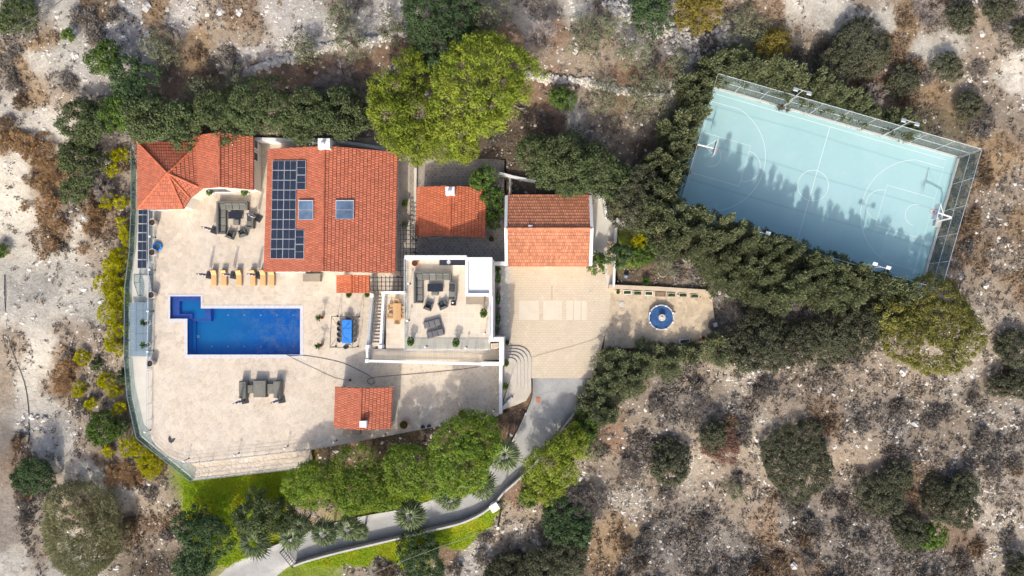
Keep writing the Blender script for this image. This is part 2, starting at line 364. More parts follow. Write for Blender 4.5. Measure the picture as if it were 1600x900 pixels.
idx = np.arange(nx*ny).reshape(ny, nx); q = np.stack([idx[:-1, :-1], idx[:-1, 1:], idx[1:, 1:], idx[1:, :-1]], -1).reshape(-1, 4)
me.loops.add(q.size); me.loops.foreach_set('vertex_index', q.ravel().astype(np.int32))
me.polygons.add(len(q)); me.polygons.foreach_set('loop_start', np.arange(0, q.size, 4, dtype=np.int32)); me.polygons.foreach_set('loop_total', np.full(len(q), 4, np.int32))
ca = me.color_attributes.new('soil', 'FLOAT_COLOR', 'POINT')
ca.data.foreach_set('color', np.concatenate([np.clip(SC, 0.02, 0.8), np.ones(X.shape + (1,))], -1).astype(np.float32).ravel())
me.update(); me.validate(); me.polygons.foreach_set('use_smooth', [True]*len(me.polygons))
m, nt, out = nodes_of('hillside_soil'); p = geo_pos(nt)
at = nt.nodes.new('ShaderNodeAttribute'); at.attribute_name = 'soil'
f1 = noise(nt, p, 1.1, 9, 0.82); f2 = noise(nt, p, 3.2, 6, 0.8)
c = mixc(nt, ramp(nt, f1, 0.42, 0.68), at.outputs['Color'], mixc(nt, 1.0, at.outputs['Color'], (0.72, 0.68, 0.64), 'MULTIPLY'))
c = mixc(nt, ramp(nt, f2, 0.56, 0.70), c, mixc(nt, 0.55, at.outputs['Color'], (0.55, 0.50, 0.44)))
c = mixc(nt, ramp(nt, f2, 0.46, 0.34), c, mixc(nt, 1.0, at.outputs['Color'], (0.5, 0.45, 0.42), 'MULTIPLY'))
b = principled(nt, out, c, 0.95, 0, 0.1)
bump(nt, b, math_n(nt, 'ADD', f1, math_n(nt, 'MULTIPLY', f2, 0.4)), 0.9, 0.25)
link('ground', me, m, kind='structure')
del X, Y, PX, PY, SC

# ------------------------------------------------------------------ paving
def clip_half(poly, a, b, c):   # keep a*x+b*y<=c
    o = []
    for i in range(len(poly)):
        p, q = poly[i], poly[(i+1) % len(poly)]; dp = a*p[0]+b*p[1]-c; dq = a*q[0]+b*q[1]-c
        if dp <= 0: o.append(p)
        if (dp < 0) != (dq < 0) and dp != dq:
            t = dp/(dp-dq); o.append((p[0]+(q[0]-p[0])*t, p[1]+(q[1]-p[1])*t))
    return o
def area(poly): return 0.5*sum(poly[i][0]*poly[(i+1)%len(poly)][1]-poly[(i+1)%len(poly)][0]*poly[i][1] for i in range(len(poly)))
def clip_convex(cell, poly):
    if area(poly) < 0: poly = poly[::-1]
    for i in range(len(poly)):
        x0, y0 = poly[i]; x1, y1 = poly[(i+1) % len(poly)]; a, b = (y1-y0), -(x1-x0)
        cell = clip_half(cell, a, b, a*x0+b*y0)
        if len(cell) < 3: return []
    return cell
def crazy(mb, pieces, sp, gap, z, th, seed, jit=0.47, aspect=1.0):
    r = random.Random(seed); pts = {}
    def pt(i, j):
        if (i, j) not in pts: pts[(i, j)] = ((i+0.5*(j % 2)*0.6+r.uniform(-jit, jit))*sp*aspect, (j+r.uniform(-jit, jit))*sp)
        return pts[(i, j)]
    for poly in pieces:
        xs = [p[0] for p in poly]; ys = [p[1] for p in poly]
        for i in range(int(min(xs)/sp/aspect)-2, int(max(xs)/sp/aspect)+2):
            for j in range(int(min(ys)/sp)-2, int(max(ys)/sp)+2):
                c = pt(i, j)
                if c[0] < min(xs)-sp or c[0] > max(xs)+sp or c[1] < min(ys)-sp or c[1] > max(ys)+sp: continue
                cell = [(c[0]-sp*2, c[1]-sp*2), (c[0]+sp*2, c[1]-sp*2), (c[0]+sp*2, c[1]+sp*2), (c[0]-sp*2, c[1]+sp*2)]
                for di in (-2, -1, 0, 1, 2):
                    for dj in (-2, -1, 0, 1, 2):
                        if di == 0 and dj == 0: continue
                        q = pt(i+di, j+dj); a, b = q[0]-c[0], q[1]-c[1]; L = math.hypot(a, b)
                        cell = clip_half(cell, a/L, b/L, (a*(q[0]+c[0])+b*(q[1]+c[1]))/2/L - gap/2)
                        if len(cell) < 3: break
                    if len(cell) < 3: break
                if len(cell) >= 3: cell = clip_convex(cell, poly)
                if len(cell) >= 3 and area(cell) > 0.01:
                    zz = z + r.uniform(-.003, .004); n = len(cell)
                    mb.add([(x, y, zz) for x, y in cell] + [(x, y, zz-th) for x, y in cell],
                           [tuple(range(n))] + [(k, n+k, n+(k+1) % n, (k+1) % n) for k in range(n)], r.random())
M_pave = mat('limestone_paving', (0.50, 0.425, 0.335), 0.8, 0.10, 0.5, lv=0.11, bmp=0.2, stain=(0.57, 0.53, 0.46), stain_amt=0.6, stain_scale=0.22)
M_mort = mat('paving_mortar', (0.61, 0.55, 0.465), 0.9, 0.08, 1.0)
M_conc = mat('pale_concrete', (0.55, 0.52, 0.46), 0.9, 0.08, 0.6, bmp=0.15, stain=(0.42, 0.39, 0.34), stain_amt=0.4)
pieces = [[(240,215),(640,215),(640,460),(240,460)], [(240,460),(263,460),(263,503),(238,503)], [(317,460),(640,460),(640,477),(317,477)],
  [(238,503),(288,503),(288,559),(236,559)], [(474,477),(640,477),(640,559),(474,559)],
  [(236,559),(785,559),(785,647),(485,702),(290,724),(262,712),(240,692),(235,680)]]
PC = [W(p) for p in pieces]
mb = MB()
for p in PC: mb.prism(p, -3.3, -0.014)
deck = mb.build('pool_deck', M_mort, kind='structure')
mb = MB(); crazy(mb, PC[:3], 0.46, 0.03, 0, 0.02, 3, 0.40, 1.15); crazy(mb, PC[3:], 0.50, 0.05, 0, 0.02, 4)
mb.build('paving_stone', M_pave, deck, kind='stuff')
# courtyard between the houses: small grey setts
M_sett = mat('grey_setts', (0.34, 0.30, 0.25), 0.85, 0.15, 0.8, lv=0.16, bmp=0.2, stain=(0.24, 0.21, 0.18), stain_amt=0.5)
cy = [W([(640,230),(788,250),(788,410),(640,410)])]
mb = MB(); mb.prism(cy[0], -3.3, -0.05); cyo = mb.build('courtyard', M_mort, kind='structure')
mb = MB(); crazy(mb, cy, 0.34, 0.03, -0.03, 0.02, 8, 0.15, 1.5); mb.build('paving_sett', M_sett, cyo, kind='stuff')
# driveway: printed concrete in small blocks
m, nt, out = nodes_of('printed_concrete'); p = geo_pos(nt)
br = nt.nodes.new('ShaderNodeTexBrick'); nt.links.new(p, br.inputs['Vector']); br.inputs['Scale'].default_value = 1.0
br.inputs['Brick Width'].default_value = 0.5; br.inputs['Row Height'].default_value = 0.28; br.inputs['Mortar Size'].default_value = 0.022; br.inputs['Mortar Smooth'].default_value = 0.4
br.inputs['Color1'].default_value = (.54, .46, .345, 1); br.inputs['Color2'].default_value = (.51, .43, .32, 1); br.inputs['Mortar'].default_value = (.41, .35, .265, 1)
c = mixc(nt, math_n(nt, 'MULTIPLY', ramp(nt, noise(nt, p, 0.3, 6, .7), .5, .75), .5), br.outputs[0], (.44, .375, .29))
c = mixc(nt, math_n(nt, 'MULTIPLY', ramp(nt, noise(nt, p, 1.2, 6, .8), .57, .76), .8), c, (.29, .25, .20))
c = mixc(nt, math_n(nt, 'MULTIPLY', ramp(nt, noise(nt, p, 0.9, 5, .7), .45, .25), .5), c, (.66, .60, .49))
b = principled(nt, out, c, .85, 0, .2); bump(nt, b, br.outputs['Fac'], -.3, .02); M_drive = m
mb = MB(); mb.prism(W([(785,411),(957,411),(951,500),(928,591),(785,591)]), -3.0, -0.02); drive = mb.build('driveway', M_drive, kind='structure')
M_patch = mat('cement_patch', (.56, .50, .40), .85, .08, .7, bmp=.1, stain=(.5, .44, .35), stain_amt=.35)
for (a, b_, c_, d) in [(811,470,842,500),(849,470,878,500),(885,470,895,500),(897,470,907,500),(909,470,917,500)]:
    mb = MB(); x0, y0 = P2(a, d); x1, y1 = P2(c_, b_); mb.box(x0, x1, y0, y1, -.019, -.014); mb.build('cement_patch', M_patch, drive)
mb = MB(); x0, y0 = P2(862, 468); x1, y1 = P2(862.8, 446); mb.box(x0, x1, y0, y1, -.019, -.012); mb.build('drain_slot', mat('drain_grime', (.22, .19, .15), .9), drive)
# road
m, nt, out = nodes_of('road_concrete'); p = geo_pos(nt)
c = mixc(nt, ramp(nt, noise(nt, p, .5, 6, .7), .35, .65), (.27, .27, .262), (.355, .352, .335))
c = mixc(nt, ramp(nt, noise(nt, p, 5, 5, .8), .5, .75), c, (.245, .245, .24))
vo = nt.nodes.new('ShaderNodeTexVoronoi'); vo.feature = 'DISTANCE_TO_EDGE'; vo.inputs['Scale'].default_value = .22
wv = nt.nodes.new('ShaderNodeVectorMath'); wv.operation = 'ADD'; nn = nt.nodes.new('ShaderNodeTexNoise'); nn.inputs['Scale'].default_value = .8; nn.inputs['Detail'].default_value = 5
nt.links.new(p, nn.inputs['Vector']); nt.links.new(p, wv.inputs[0]); nt.links.new(nn.outputs['Color'], wv.inputs[1]); nt.links.new(wv.outputs[0], vo.inputs['Vector'])
c = mixc(nt, math_n(nt, 'MULTIPLY', ramp(nt, vo.outputs['Distance'], .006, .001), .8), c, (.17, .165, .16))
b = principled(nt, out, c, .9, 0, .2); bump(nt, b, noise(nt, p, 20, 3), .3, .02)
def resample(P_, k):
    o = []
    for i in range(len(P_)-1):
        for t in range(k):
            t = t/k; p0 = P_[max(i-1, 0)]; p1 = P_[i]; p2 = P_[i+1]; p3 = P_[min(i+2, len(P_)-1)]
            o.append(0.5*((2*p1) + (-p0+p2)*t + (2*p0-5*p1+4*p2-p3)*t*t + (-p0+3*p1-3*p2+p3)*t**3))
    o.append(P_[-1]); return np.array(o)
RO3 = resample(np.array([(*p, z) for p, z in zip(RO, ROAD_Z)]), 4); RI3 = resample(np.array([(*p, z) for p, z in zip(RI, ROAD_Z)]), 4)
mb = MB(); vs_ = []; fs_ = []
for i in range(len(RO3)):
    for t in (0, .25, .5, .75, 1):
        p_ = RO3[i]*(1-t) + RI3[i]*t; vs_.append((p_[0], p_[1], p_[2]-.03))
for i in range(len(RO3)-1):
    for k in range(4): a = i*5+k; fs_.append((a, a+5, a+6, a+1))
for k, rev in ((0, False), (4, True)):
    n0 = len(vs_)
    for i in range(len(RO3)): v = vs_[i*5+k]; vs_.append((v[0], v[1], v[2]-.8))
    for i in range(len(RO3)-1): fs_.append((i*5+k, n0+i, n0+i+1, (i+1)*5+k))
mb.add(vs_, fs_); road = mb.build('road', m, kind='structure', smooth=True)
def wall_strip(mb, pts, w, z0, z1s):    # a wall along pts (x, y, zbase); z1s = height above base per point
    n = len(pts); L = []; Rr = []
    for i in range(n):
        d = Vector((pts[min(i+1, n-1)][0]-pts[max(i-1, 0)][0], pts[min(i+1, n-1)][1]-pts[max(i-1, 0)][1])); d.normalize(); nv = Vector((-d.y, d.x))*w/2
        L.append((pts[i][0]+nv.x, pts[i][1]+nv.y)); Rr.append((pts[i][0]-nv.x, pts[i][1]-nv.y))
    vs = []
    for i in range(n):
        h = z1s[i] if isinstance(z1s, (list, tuple)) else z1s
        zb = pts[i][2]+z0; zt = pts[i][2]+h
        vs += [(*L[i], zb), (*L[i], zt), (*Rr[i], zt), (*Rr[i], zb)]
    fs = []
    for i in range(n-1):
        a = i*4; b = a+4
        for k in range(4): fs.append((a+k, a+(k+1) % 4, b+(k+1) % 4, b+k))
    fs += [(3, 2, 1, 0), ((n-1)*4, (n-1)*4+1, (n-1)*4+2, (n-1)*4+3)]
    mb.add(vs, fs)
M_kerb = mat('wall_concrete', (.42, .41, .39), .9, .12, 1.0, bmp=.2, stain=(.25, .24, .22), stain_amt=.4)
hts_w = [0.25 if i < 10 else (0.25 + min(1, (i-10)/8)*0.95) for i in range(len(RO3)-8)]
mb = MB(); wall_strip(mb, [(p_[0], p_[1], p_[2]) for p_ in RO3[:len(hts_w)]], .22, -1.2, hts_w)
single(mb, 'road_wall', M_kerb, 'low concrete wall running along the outer edge of the curved drive', 'wall')
mb = MB(); wall_strip(mb, [(p_[0], p_[1], p_[2]) for p_ in RI3[8:30]], .18, -1.0, .12)
single(mb, 'kerb', M_kerb, 'low concrete kerb on the pine tree side of the curved drive', 'kerb')
mb = MB(); mb.obox(P(841, 625, -.27)+Vector((0, 0, .0)), (.45, .6, .07)); single(mb, 'manhole_cover', M_pot_t, 'square rust red manhole cover set in the concrete drive', 'manhole')
# lower path along the edge of the terrace
PATH_O = [(212,213),(212,330),(209,395),(201,450),(200,560),(205,620),(219,682),(302,750),(477,730)]
PATH_I = [(240.5,213),(240.5,330),(240.5,395),(240,450),(236.5,560),(236,620),(238.5,692),(290.5,724.5),(485.5,702.5)]
mb = MB(); vs_ = [P(*p, -.9) for p in PATH_O] + [P(*p, -.9) for p in PATH_I] + [P(*p, -.9)-Vector((0, 0, 3)) for p in PATH_O]; n = len(PATH_O)
mb.add(vs_, [(i, n+i, n+i+1, i+1) for i in range(n-1)] + [(2*n+i, i, i+1, 2*n+i+1) for i in range(n-1)] + [(n-1, 2*n-1, 3*n-1)])
path = mb.build('lower_path', M_conc, kind='structure')
mb = MB(); crazy(mb, [[P2(*p, -.9) for p in ((300,749),(476,729.5),(484.5,703.5),(291,725.5))]], .5, .03, -.875, .02, 5)
mb.build('paving_stone', M_pave, path, kind='stuff')
# sandy plaza
M_sand = mat('sandy_paving', (.49, .395, .27), .9, .12, .8, lv=.16, bmp=.3, stain=(.36, .29, .21), stain_amt=.7, stain_scale=.5)
pz = W([(949,451),(1112,459),(1119,520),(1062,540),(944,546)])
mb = MB(); mb.prism(pz, -1.5, -.06); plaza = mb.build('plaza', M_mort, kind='structure')
mb = MB(); crazy(mb, [pz], .42, .03, -.035, .02, 12); mb.build('paving_stone', M_sand, plaza, kind='stuff')
# lane beside the garage
mb = MB(); mb.prism(W([(926,300),(945,304),(949,340),(963,345),(960,448),(948,448),(945,413),(926,413)]), -1.5, -.015); lane = mb.build('lane', M_conc, kind='structure')
for k in range(12):
    y = 378+k*4.4; mb = MB(); x0, y0 = P2(949, y+3.9); x1, y1 = P2(959, y); mb.box(x0, x1, y0, y1, -.014, .02+.05*(11-k)); mb.build('step', M_sand, lane)
mb = MB(); mb.prism(W([(962,342),(997,344),(997,356),(962,354)]), -.8, .75); mb.build('ramp', M_kerb, lane)

# ------------------------------------------------------------------ roofs and buildings
def tile_slope(mb, A, B, C, D, tw=.27, tl=.41, lift=.10, gap=.05, seed=1):
    r = random.Random(seed); A, B, C, D = map(Vector, (A, B, C, D)); u = (B-A).normalized()
    vv = (C+D)/2 - A; vv -= u*vv.dot(u); VL = vv.length; v = vv.normalized(); n = u.cross(v)
    if n.z < 0: n = -n
    UB = (B-A).length; ud = (D-A).dot(u); uc = (C-A).dot(u); rows = max(1, int(round(VL/tl))); tl = VL/rows
    for i in range(rows):
        v0 = i*tl; v1 = min(v0 + tl - gap, VL); vm = (v0+v1)/2; t = vm/VL
        ul = ud*t; ur = UB + (uc-UB)*t
        k = math.floor(ul/tw) - 1 + (0.5 if i % 2 else 0.0)
        while k*tw < ur:
            a = max(k*tw+.012, ul); b = min((k+1)*tw-.012, ur); k += 1
            if b-a < .05: continue
            m_ = (a+b)/2; dz = r.uniform(-.008, .008); q = lambda uu, w, h: A + u*uu + v*w + n*h
            mb.add([q(a, v0, lift*.7+dz), q(m_, v0, lift+dz), q(b, v0, lift*.7+dz), q(a, v1, .02), q(m_, v1, .035), q(b, v1, .02), q(a, v0, 0), q(b, v0, 0)],
                   [(0, 1, 4, 3), (1, 2, 5, 4), (6, 7, 2, 1, 0), (6, 0, 3), (7, 5, 2)], r.random())
def ridge_caps(mb, A, B, w=.16, seed=3):
    A = Vector(A); B = Vector(B); d = B-A; L = d.length; n = max(1, int(L/.4)); d.normalize(); r = random.Random(seed)
    for i in range(n):
        p0 = A + d*(L*i/n); p1 = A + d*(L*(i+1)/n+.04)
        mb.tube([p0+Vector((0, 0, .05)), p1+Vector((0, 0, .02))], [w, w*.85], 8, r.random())
def slab_under(mb, pts, th=.12):  # roof deck under the tiles, given the top polygon
    pts = [Vector(p) for p in pts]; n = len(pts)
    mb.add([p-Vector((0, 0, .01)) for p in pts] + [p-Vector((0, 0, th)) for p in pts], [tuple(range(n)), tuple(range(n, 2*n))[::-1]] + [(i, n+i, n+(i+1) % n, (i+1) % n) for i in range(n)])
def window(parent, c, w, h, axis_, frame=M_wpaint):  # a small window standing proud of a wall; axis_ = outward direction 'x+','x-','y-'
    mb = MB(); g = MB(); t = .06
    def bx(m_, u0, u1, z0, z1, d0, d1):
        if axis_[0] == 'x':
            s_ = 1 if axis_[1] == '+' else -1; m_.box(c[0]+s_*d0, c[0]+s_*d1, c[1]+u0, c[1]+u1, c[2]+z0, c[2]+z1)
        else:
            s_ = 1 if axis_[1] == '+' else -1; m_.box(c[0]+u0, c[0]+u1, c[1]+s_*d0, c[1]+s_*d1, c[2]+z0, c[2]+z1)
    bx(g, -w/2, w/2, -h/2, h/2, -.05, .02)
    o = g.build('window', M_blackg, parent)
    for (u0, u1, z0, z1) in ((-w/2-t, w/2+t, h/2, h/2+t), (-w/2-t, w/2+t, -h/2-t, -h/2), (-w/2-t, -w/2, -h/2, h/2), (w/2, w/2+t, -h/2, h/2)): bx(mb, u0, u1, z0, z1, -.04, .05)
    mb.build('frame', frame, o); s_ = MB(); bx(s_, -w/2-.1, w/2+.1, -h/2-.14, -h/2-t-.005, -.03, .10); s_.build('sill', M_white, o); return o
def gable_house(name, label, x0, y0, x1, y1, rid, ze, zr, axis_, tile, wallm, inset=.3, cat='house', seed=1, tw=.27, tl=.41, corners=None, open_=False):
    """eaves rectangle in photograph coordinates at height ze; ridge line at 'rid' (photograph x or y) at height zr"""
    NW, NE, SE, SW = corners or ((x0, y0), (x1, y0), (x1, y1), (x0, y1))
    nw, ne, se, sw = (P(*q, ze) for q in (NW, NE, SE, SW))
    t = thing(name, label, cat, (P((x0+x1)/2, (y0+y1)/2, ze).xy.to_3d()))
    if axis_ == 'y':   # ridge runs up the picture
        yn = (nw.y+ne.y)/2; ys = (sw.y+se.y)/2; rn = P(rid[0], 0, zr); rs = P(rid[1], 0, zr)
        r0 = Vector((rs.x, ys, zr)); r1 = Vector((rn.x, yn, zr))
        slopes = [((nw, sw), (r0, r1), 1), ((se, ne), (r1, r0), 2)]
    else:
        xw = (nw.x+sw.x)/2; xe = (ne.x+se.x)/2; ry = P(0, rid[0], zr).y
        r0 = Vector((xw, ry, zr)); r1 = Vector((xe, ry, zr))
        slopes = [((sw, se), (r1, r0), 1), ((ne, nw), (r0, r1), 2)]
    up = Vector((0, 0, .12))
    for (e0, e1), (ra, rb), k in slopes:
        mb = MB(); slab_under(mb, [e0+up, e1+up, ra+up, rb+up]); rf = mb.build('roof_slope', M_felt, t)
        mb = MB(); tile_slope(mb, e0+up, e1+up, ra+up, rb+up, tw, tl, seed=seed*10+k); mb.build('roof_tile', tile, rf, kind='stuff')
        d = (e1-e0).normalized(); g = MB(); mid = (e0+e1)/2; outw = (mid-(ra+rb)/2); outw.z = 0; outw.normalize()
        g.tube([e0+outw*.05+Vector((0, 0, .02)), e1+outw*.05+Vector((0, 0, .02))], .055, 6); g.build('gutter', M_tile, t)
    mb = MB(); ridge_caps(mb, r0+up+Vector((0, 0, .05)), r1+up+Vector((0, 0, .05)), seed=seed); mb.build('ridge_cap', tile, t, kind='stuff')
    # walls
    X0 = (nw.x+sw.x)/2+inset; X1 = (ne.x+se.x)/2-inset; Y0 = (sw.y+se.y)/2+inset; Y1 = (nw.y+ne.y)/2-inset
    mb = MB()
    if not open_:
        if axis_ == 'y':
            rx = (r0.x+r1.x)/2; sl = lambda x: ze+.0+(zr-ze)*(1-abs(x-rx)/((rx-nw.x) if x < rx else (ne.x-rx)))-.02
            ring = [(X0, -.6), (X1, -.6), (X1, sl(X1)), (rx, zr-.02), (X0, sl(X0))]
            mb.add([(x, Y0, z) for x, z in ring] + [(x, Y1, z) for x, z in ring], [(0, 1, 2, 3, 4), (9, 8, 7, 6, 5)] + [(i, 5+i, 5+(i+1) % 5, (i+1) % 5) for i in range(5)])
        else:
            ryy = r0.y; sl = lambda y: ze+(zr-ze)*(1-abs(y-ryy)/((ryy-sw.y) if y < ryy else (nw.y-ryy)))-.02
            ring = [(Y0, -.6), (Y1, -.6), (Y1, sl(Y1)), (ryy, zr-.02), (Y0, sl(Y0))]
            mb.add([(X0, y, z) for y, z in ring] + [(X1, y, z) for y, z in ring], [(0, 1, 2, 3, 4), (9, 8, 7, 6, 5)] + [(i, 5+i, 5+(i+1) % 5, (i+1) % 5) for i in range(5)])
        mb.build('wall', wallm, t)
    else:
        for (x, y) in ((X0, Y0), (X1, Y0), (X0, Y1), (X1, Y1)):
            mb = MB(); mb.box(x-.15, x+.15, y-.15, y+.15, -.3, ze-.02+.1); mb.build('post', wallm, t)
    return t, (X0, X1, Y0, Y1), (r0, r1)

house, (hx0, hx1, hy0, hy1), (hr0, hr1) = gable_house('main_house', 'large white house with long terracotta roof carrying solar panels beside the pool deck', 413, 232, 621, 427, (508, 505), 3.0, 5.3, 'y', M_tile, M_white, .28, seed=2,
    corners=((420, 233), (621, 238), (617, 427), (413, 425)), tw=.28, tl=.42)
for (yy, w, h) in ((285, 1.5, 2.0), (321, .7, .9), (338, .9, 1.2)): window(house, (hx1, P(0, yy).y, 1.5), w, h, 'x+')
for xx in (440, 475, 590): window(house, (P(xx, 0).x, hy0, 1.25), 1.6, 2.2, 'y-')
mb = MB(); cx, cy_ = P2(506, 224, 6.0); mb.box(cx-.65, cx+.65, cy_-.55, cy_+.55, 2.5, 6.0); ch = mb.build('chimney', M_white, house)
mb = MB(); mb.lathe([(.0, .5), (.22, .42), (.24, .36), (.14, .3), (.14, -.02)][::-1], 12, (cx, cy_, 6.0)); mb.build('cowl', M_steel, ch)
mb = MB(); mb.tube([P(484, 229, 4.6), P(484, 218, 5.6), P(492, 216, 5.8)], .03); mb.tube([P(489, 229, 4.6), P(489, 216, 5.9)], .03); mb.tube([P(482, 222, 5.2), P(497, 224, 5.2)], .03)
mb.build('aerial', M_steel, house)

# pavilion: hipped roof joined to a gabled wing
t, (px0, px1, py0, py1), _ = gable_house('pool_pavilion', 'terracotta roofed pavilion with a hipped bay and a gabled wing in the terrace corner', 306, 210, 396, 297, (344, 344), 2.9, 4.5, 'y', M_tile, M_cream, .25, seed=5,
    corners=((302, 212), (396, 214), (396, 297), (306, 296)))
pav = t
ze, za = 2.85, 4.75
ev = [(216, 222), (313, 224), (317, 295), (298, 310), (288, 327), (216, 327)]
E = [P(a, b, ze)+Vector((0, 0, .12)) for a, b in ev]; apex = P(263, 271, za)+Vector((0, 0, .12))
for k in range(len(E)):
    a, b = E[(k+1) % len(E)], E[k]
    mb = MB(); slab_under(mb, [a, b, apex][::-1]); rf = mb.build('hip_slope', M_felt, pav)
    mb = MB(); tile_slope(mb, b, a, apex, apex, seed=50+k) if False else tile_slope(mb, a, b, apex, apex, seed=50+k); mb.build('roof_tile', M_tile, rf, kind='stuff')
mb = MB()
for k in range(6): ridge_caps(mb, E[k]+Vector((0, 0, .04)), apex+Vector((0, 0, .05)), .13, k)
mb.build('hip_cap', M_tile_new, pav, kind='stuff')
mb = MB(); mb.prism([P2(a, b, ze) for a, b in [(220, 226), (312, 226), (312, 293), (294, 307), (285, 322), (220, 322)]], -.8, ze+.05); mb.build('bay_wall', M_cream, pav)
for yy in (231, 250): window(pav, (px1, P(0, yy).y, 1.7), .9, 1.1, 'x+')
window(pav, (P(252, 0).x, P(0, 322, ze).y, 1.2), 2.4, 2.1, 'y-'); window(pav, (P(350, 0).x, py0, 1.2), 2.2, 2.1, 'y-')
mb = MB(); mb.tube([P(363, 228, 3.6), P(363, 226, 4.4)], .05); mb.build('vent_pipe', M_wpaint, pav)

cot, (cx0, cx1, cy0, cy1), (cr0, cr1) = gable_house('courtyard_cottage', 'small cottage with bright orange tiled gable roof in the shaded courtyard', 651, 291, 758, 373, (705, 703), 2.3, 3.5, 'y', M_tile_new, M_cream, .25, seed=7, corners=((653, 292), (759, 294), (757, 372), (650, 370)))
mb = MB(); cx, cy_ = P2(703, 298, 4.3); mb.box(cx-.5, cx+.5, cy_-.45, cy_+.45, 2.0, 4.3); ch = mb.build('chimney', M_white, cot)
mb = MB(); mb.lathe([(.16, -.01), (.16, .3), (.22, .32), (.22, .36), (0, .42)], 12, (cx, cy_, 4.3)); mb.build('flue', M_steel, ch)
window(cot, (P(680, 0).x, cy0, 1.1), 1.2, 1.9, 'y-')

gar, (gx0, gx1, gy0, gy1), (gr0, gr1) = gable_house('garage', 'garage with weathered orange tiles and white gable copings above the driveway', 792, 305, 923, 415, (357,), 2.8, 4.5, 'x', M_tile_old, M_white, .12, seed=9, cat='garage', tw=.26, tl=.40)
for xx, nm in ((790.5, 0), (924.5, 1)):
    a = P(xx, 306, 2.8); b = P(xx, 415, 2.8); top = Vector((P(xx, 357, 4.5).x, gr0.y, 4.5)); a.x = b.x = top.x
    mb = MB()
    for (p_, q_) in ((a, top), (b, top)):
        w = .17; lo = p_+Vector((0, 0, -.1)); hi = q_+Vector((0, 0, -.1)); up = Vector((0, 0, .42))
        mb.add([lo+Vector((-w, 0, 0)), lo+Vector((w, 0, 0)), hi+Vector((w, 0, 0)), hi+Vector((-w, 0, 0)), lo+Vector((-w, 0, 0))+up, lo+Vector((w, 0, 0))+up, hi+Vector((w, 0, 0))+up, hi+Vector((-w, 0, 0))+up],
               [(0, 1, 2, 3), (4, 5, 6, 7), (0, 1, 5, 4), (1, 2, 6, 5), (2, 3, 7, 6), (3, 0, 4, 7)])
    mb.build('coping', M_white, gar)
for (xa, xb) in ((800, 852), (862, 914)):
    x0, x1 = P(xa, 0).x, P(xb, 0).x; mb = MB(); mb.box(x0, x1, gy0-.03, gy0+.05, 0, 2.2); d = mb.build('door', M_wood, gar)
    for k in range(1, 5): mb = MB(); mb.box(x0, x1, gy0-.045, gy0-.031, .44*k-.02, .44*k+.02); mb.build('groove', M_pot_t, d)
mb = MB(); mb.tube([P(832, 353, 4.5), P(826, 353, 4.7)], .12, 8); mb.build('flue', M_wpaint, gar)

hut, (ux0, ux1, uy0, uy1), (ur0, ur1) = gable_house('barbecue_hut', 'open hut with terracotta gable roof and small white chimney on the lower deck', 524, 604, 612, 668, (565, 563), 2.4, 3.5, 'y', M_tile, M_cream, .3, seed=11, cat='hut', corners=((525, 604), (613, 605), (610, 670), (523, 668)), open_=True)
mb = MB(); mb.box(ux0, ux1, uy0-.1, uy0+.15, 0, 2.4); mb.build('back_wall', M_cream, hut)
cx, cy_ = P2(567, 663, 4.2); mb = MB(); mb.box(cx-.38, cx+.38, cy_-.35, cy_+.35, .2, 4.2); mb.build('chimney', M_white, hut)
porch, pb, _ = gable_house('entrance_porch', 'small bright terracotta porch roof on posts against the main house', 527, 430, 577, 458, (549, 549), 2.5, 3.0, 'y', M_tile_new, M_white, .18, seed=13, cat='porch', open_=True)

# solar panels and collectors on the main roof (slope plane: given photograph x -> height)
ewx = (P(420, 233, 3).x+P(413, 425, 3).x)/2; rx = (hr0.x+hr1.x)/2; eex = (P(621, 238, 3).x+P(617, 427, 3).x)/2
def on_roof(px, py):
    x = P(px, py, 4).x
    for _ in range(3):
        z = 3.0+2.3*(x-ewx)/(rx-ewx) if x < rx else 3.0+2.3*(eex-x)/(eex-rx)
        p = P(px, py, z); x = p.x
    return Vector((p.x, p.y, z+.12))
def panel(parent, c00, c10, c11, c01, split, mm=M_panel, lift=.17, inner=3):
    up = Vector((0, 0, lift)); q = [c+up for c in (c00, c10, c11, c01)]; n = (q[1]-q[0]).cross(q[3]-q[0]).normalized()
    if n.z < 0: n = -n
    mb = MB(); mb.add([p for p in q]+[p-n*.05 for p in q], [(0, 1, 2, 3), (7, 6, 5, 4)]+[(i, 4+i, 4+(i+1) % 4, (i+1) % 4) for i in range(4)]); o = mb.build('panel', M_alu, parent)
    L = lambda u, v: (q[0]*(1-u)+q[1]*u)*(1-v)+(q[3]*(1-u)+q[2]*u)*v
    us = [(.018, .492), (.508, .982)] if split == 'u' else [(.03, .97)]; vs = [(.02, .492), (.508, .98)] if split == 'v' else [(.025, .975)]
    for (a, b) in us:
        for (c, d) in vs:
            g = MB(); g.add([p+n*.004 for p in (L(a, c), L(b, c), L(b, d), L(a, d))], [(0, 1, 2, 3)]); g.build('cell', mm, o)
arr = thing('solar_array', 'big dark blue solar panel array on the main house roof', 'solar panels', on_roof(450, 330))
ys = [252+15.3*k for k in range(11)]
for k in range(10):
    for (a0, b0, a1, b1) in ((427.5, 445.8, 424, 442.6), (446.2, 464.8, 443, 462)):
        f = k/10; f2 = (k+1)/10
        xa = a0+(a1-a0)*f; xb = b0+(b1-b0)*f; xc = b0+(b1-b0)*f2; xd = a0+(a1-a0)*f2
        panel(arr, on_roof(xd, ys[k+1]-.4), on_roof(xc, ys[k+1]-.4), on_roof(xb, ys[k]), on_roof(xa, ys[k]), 'u')
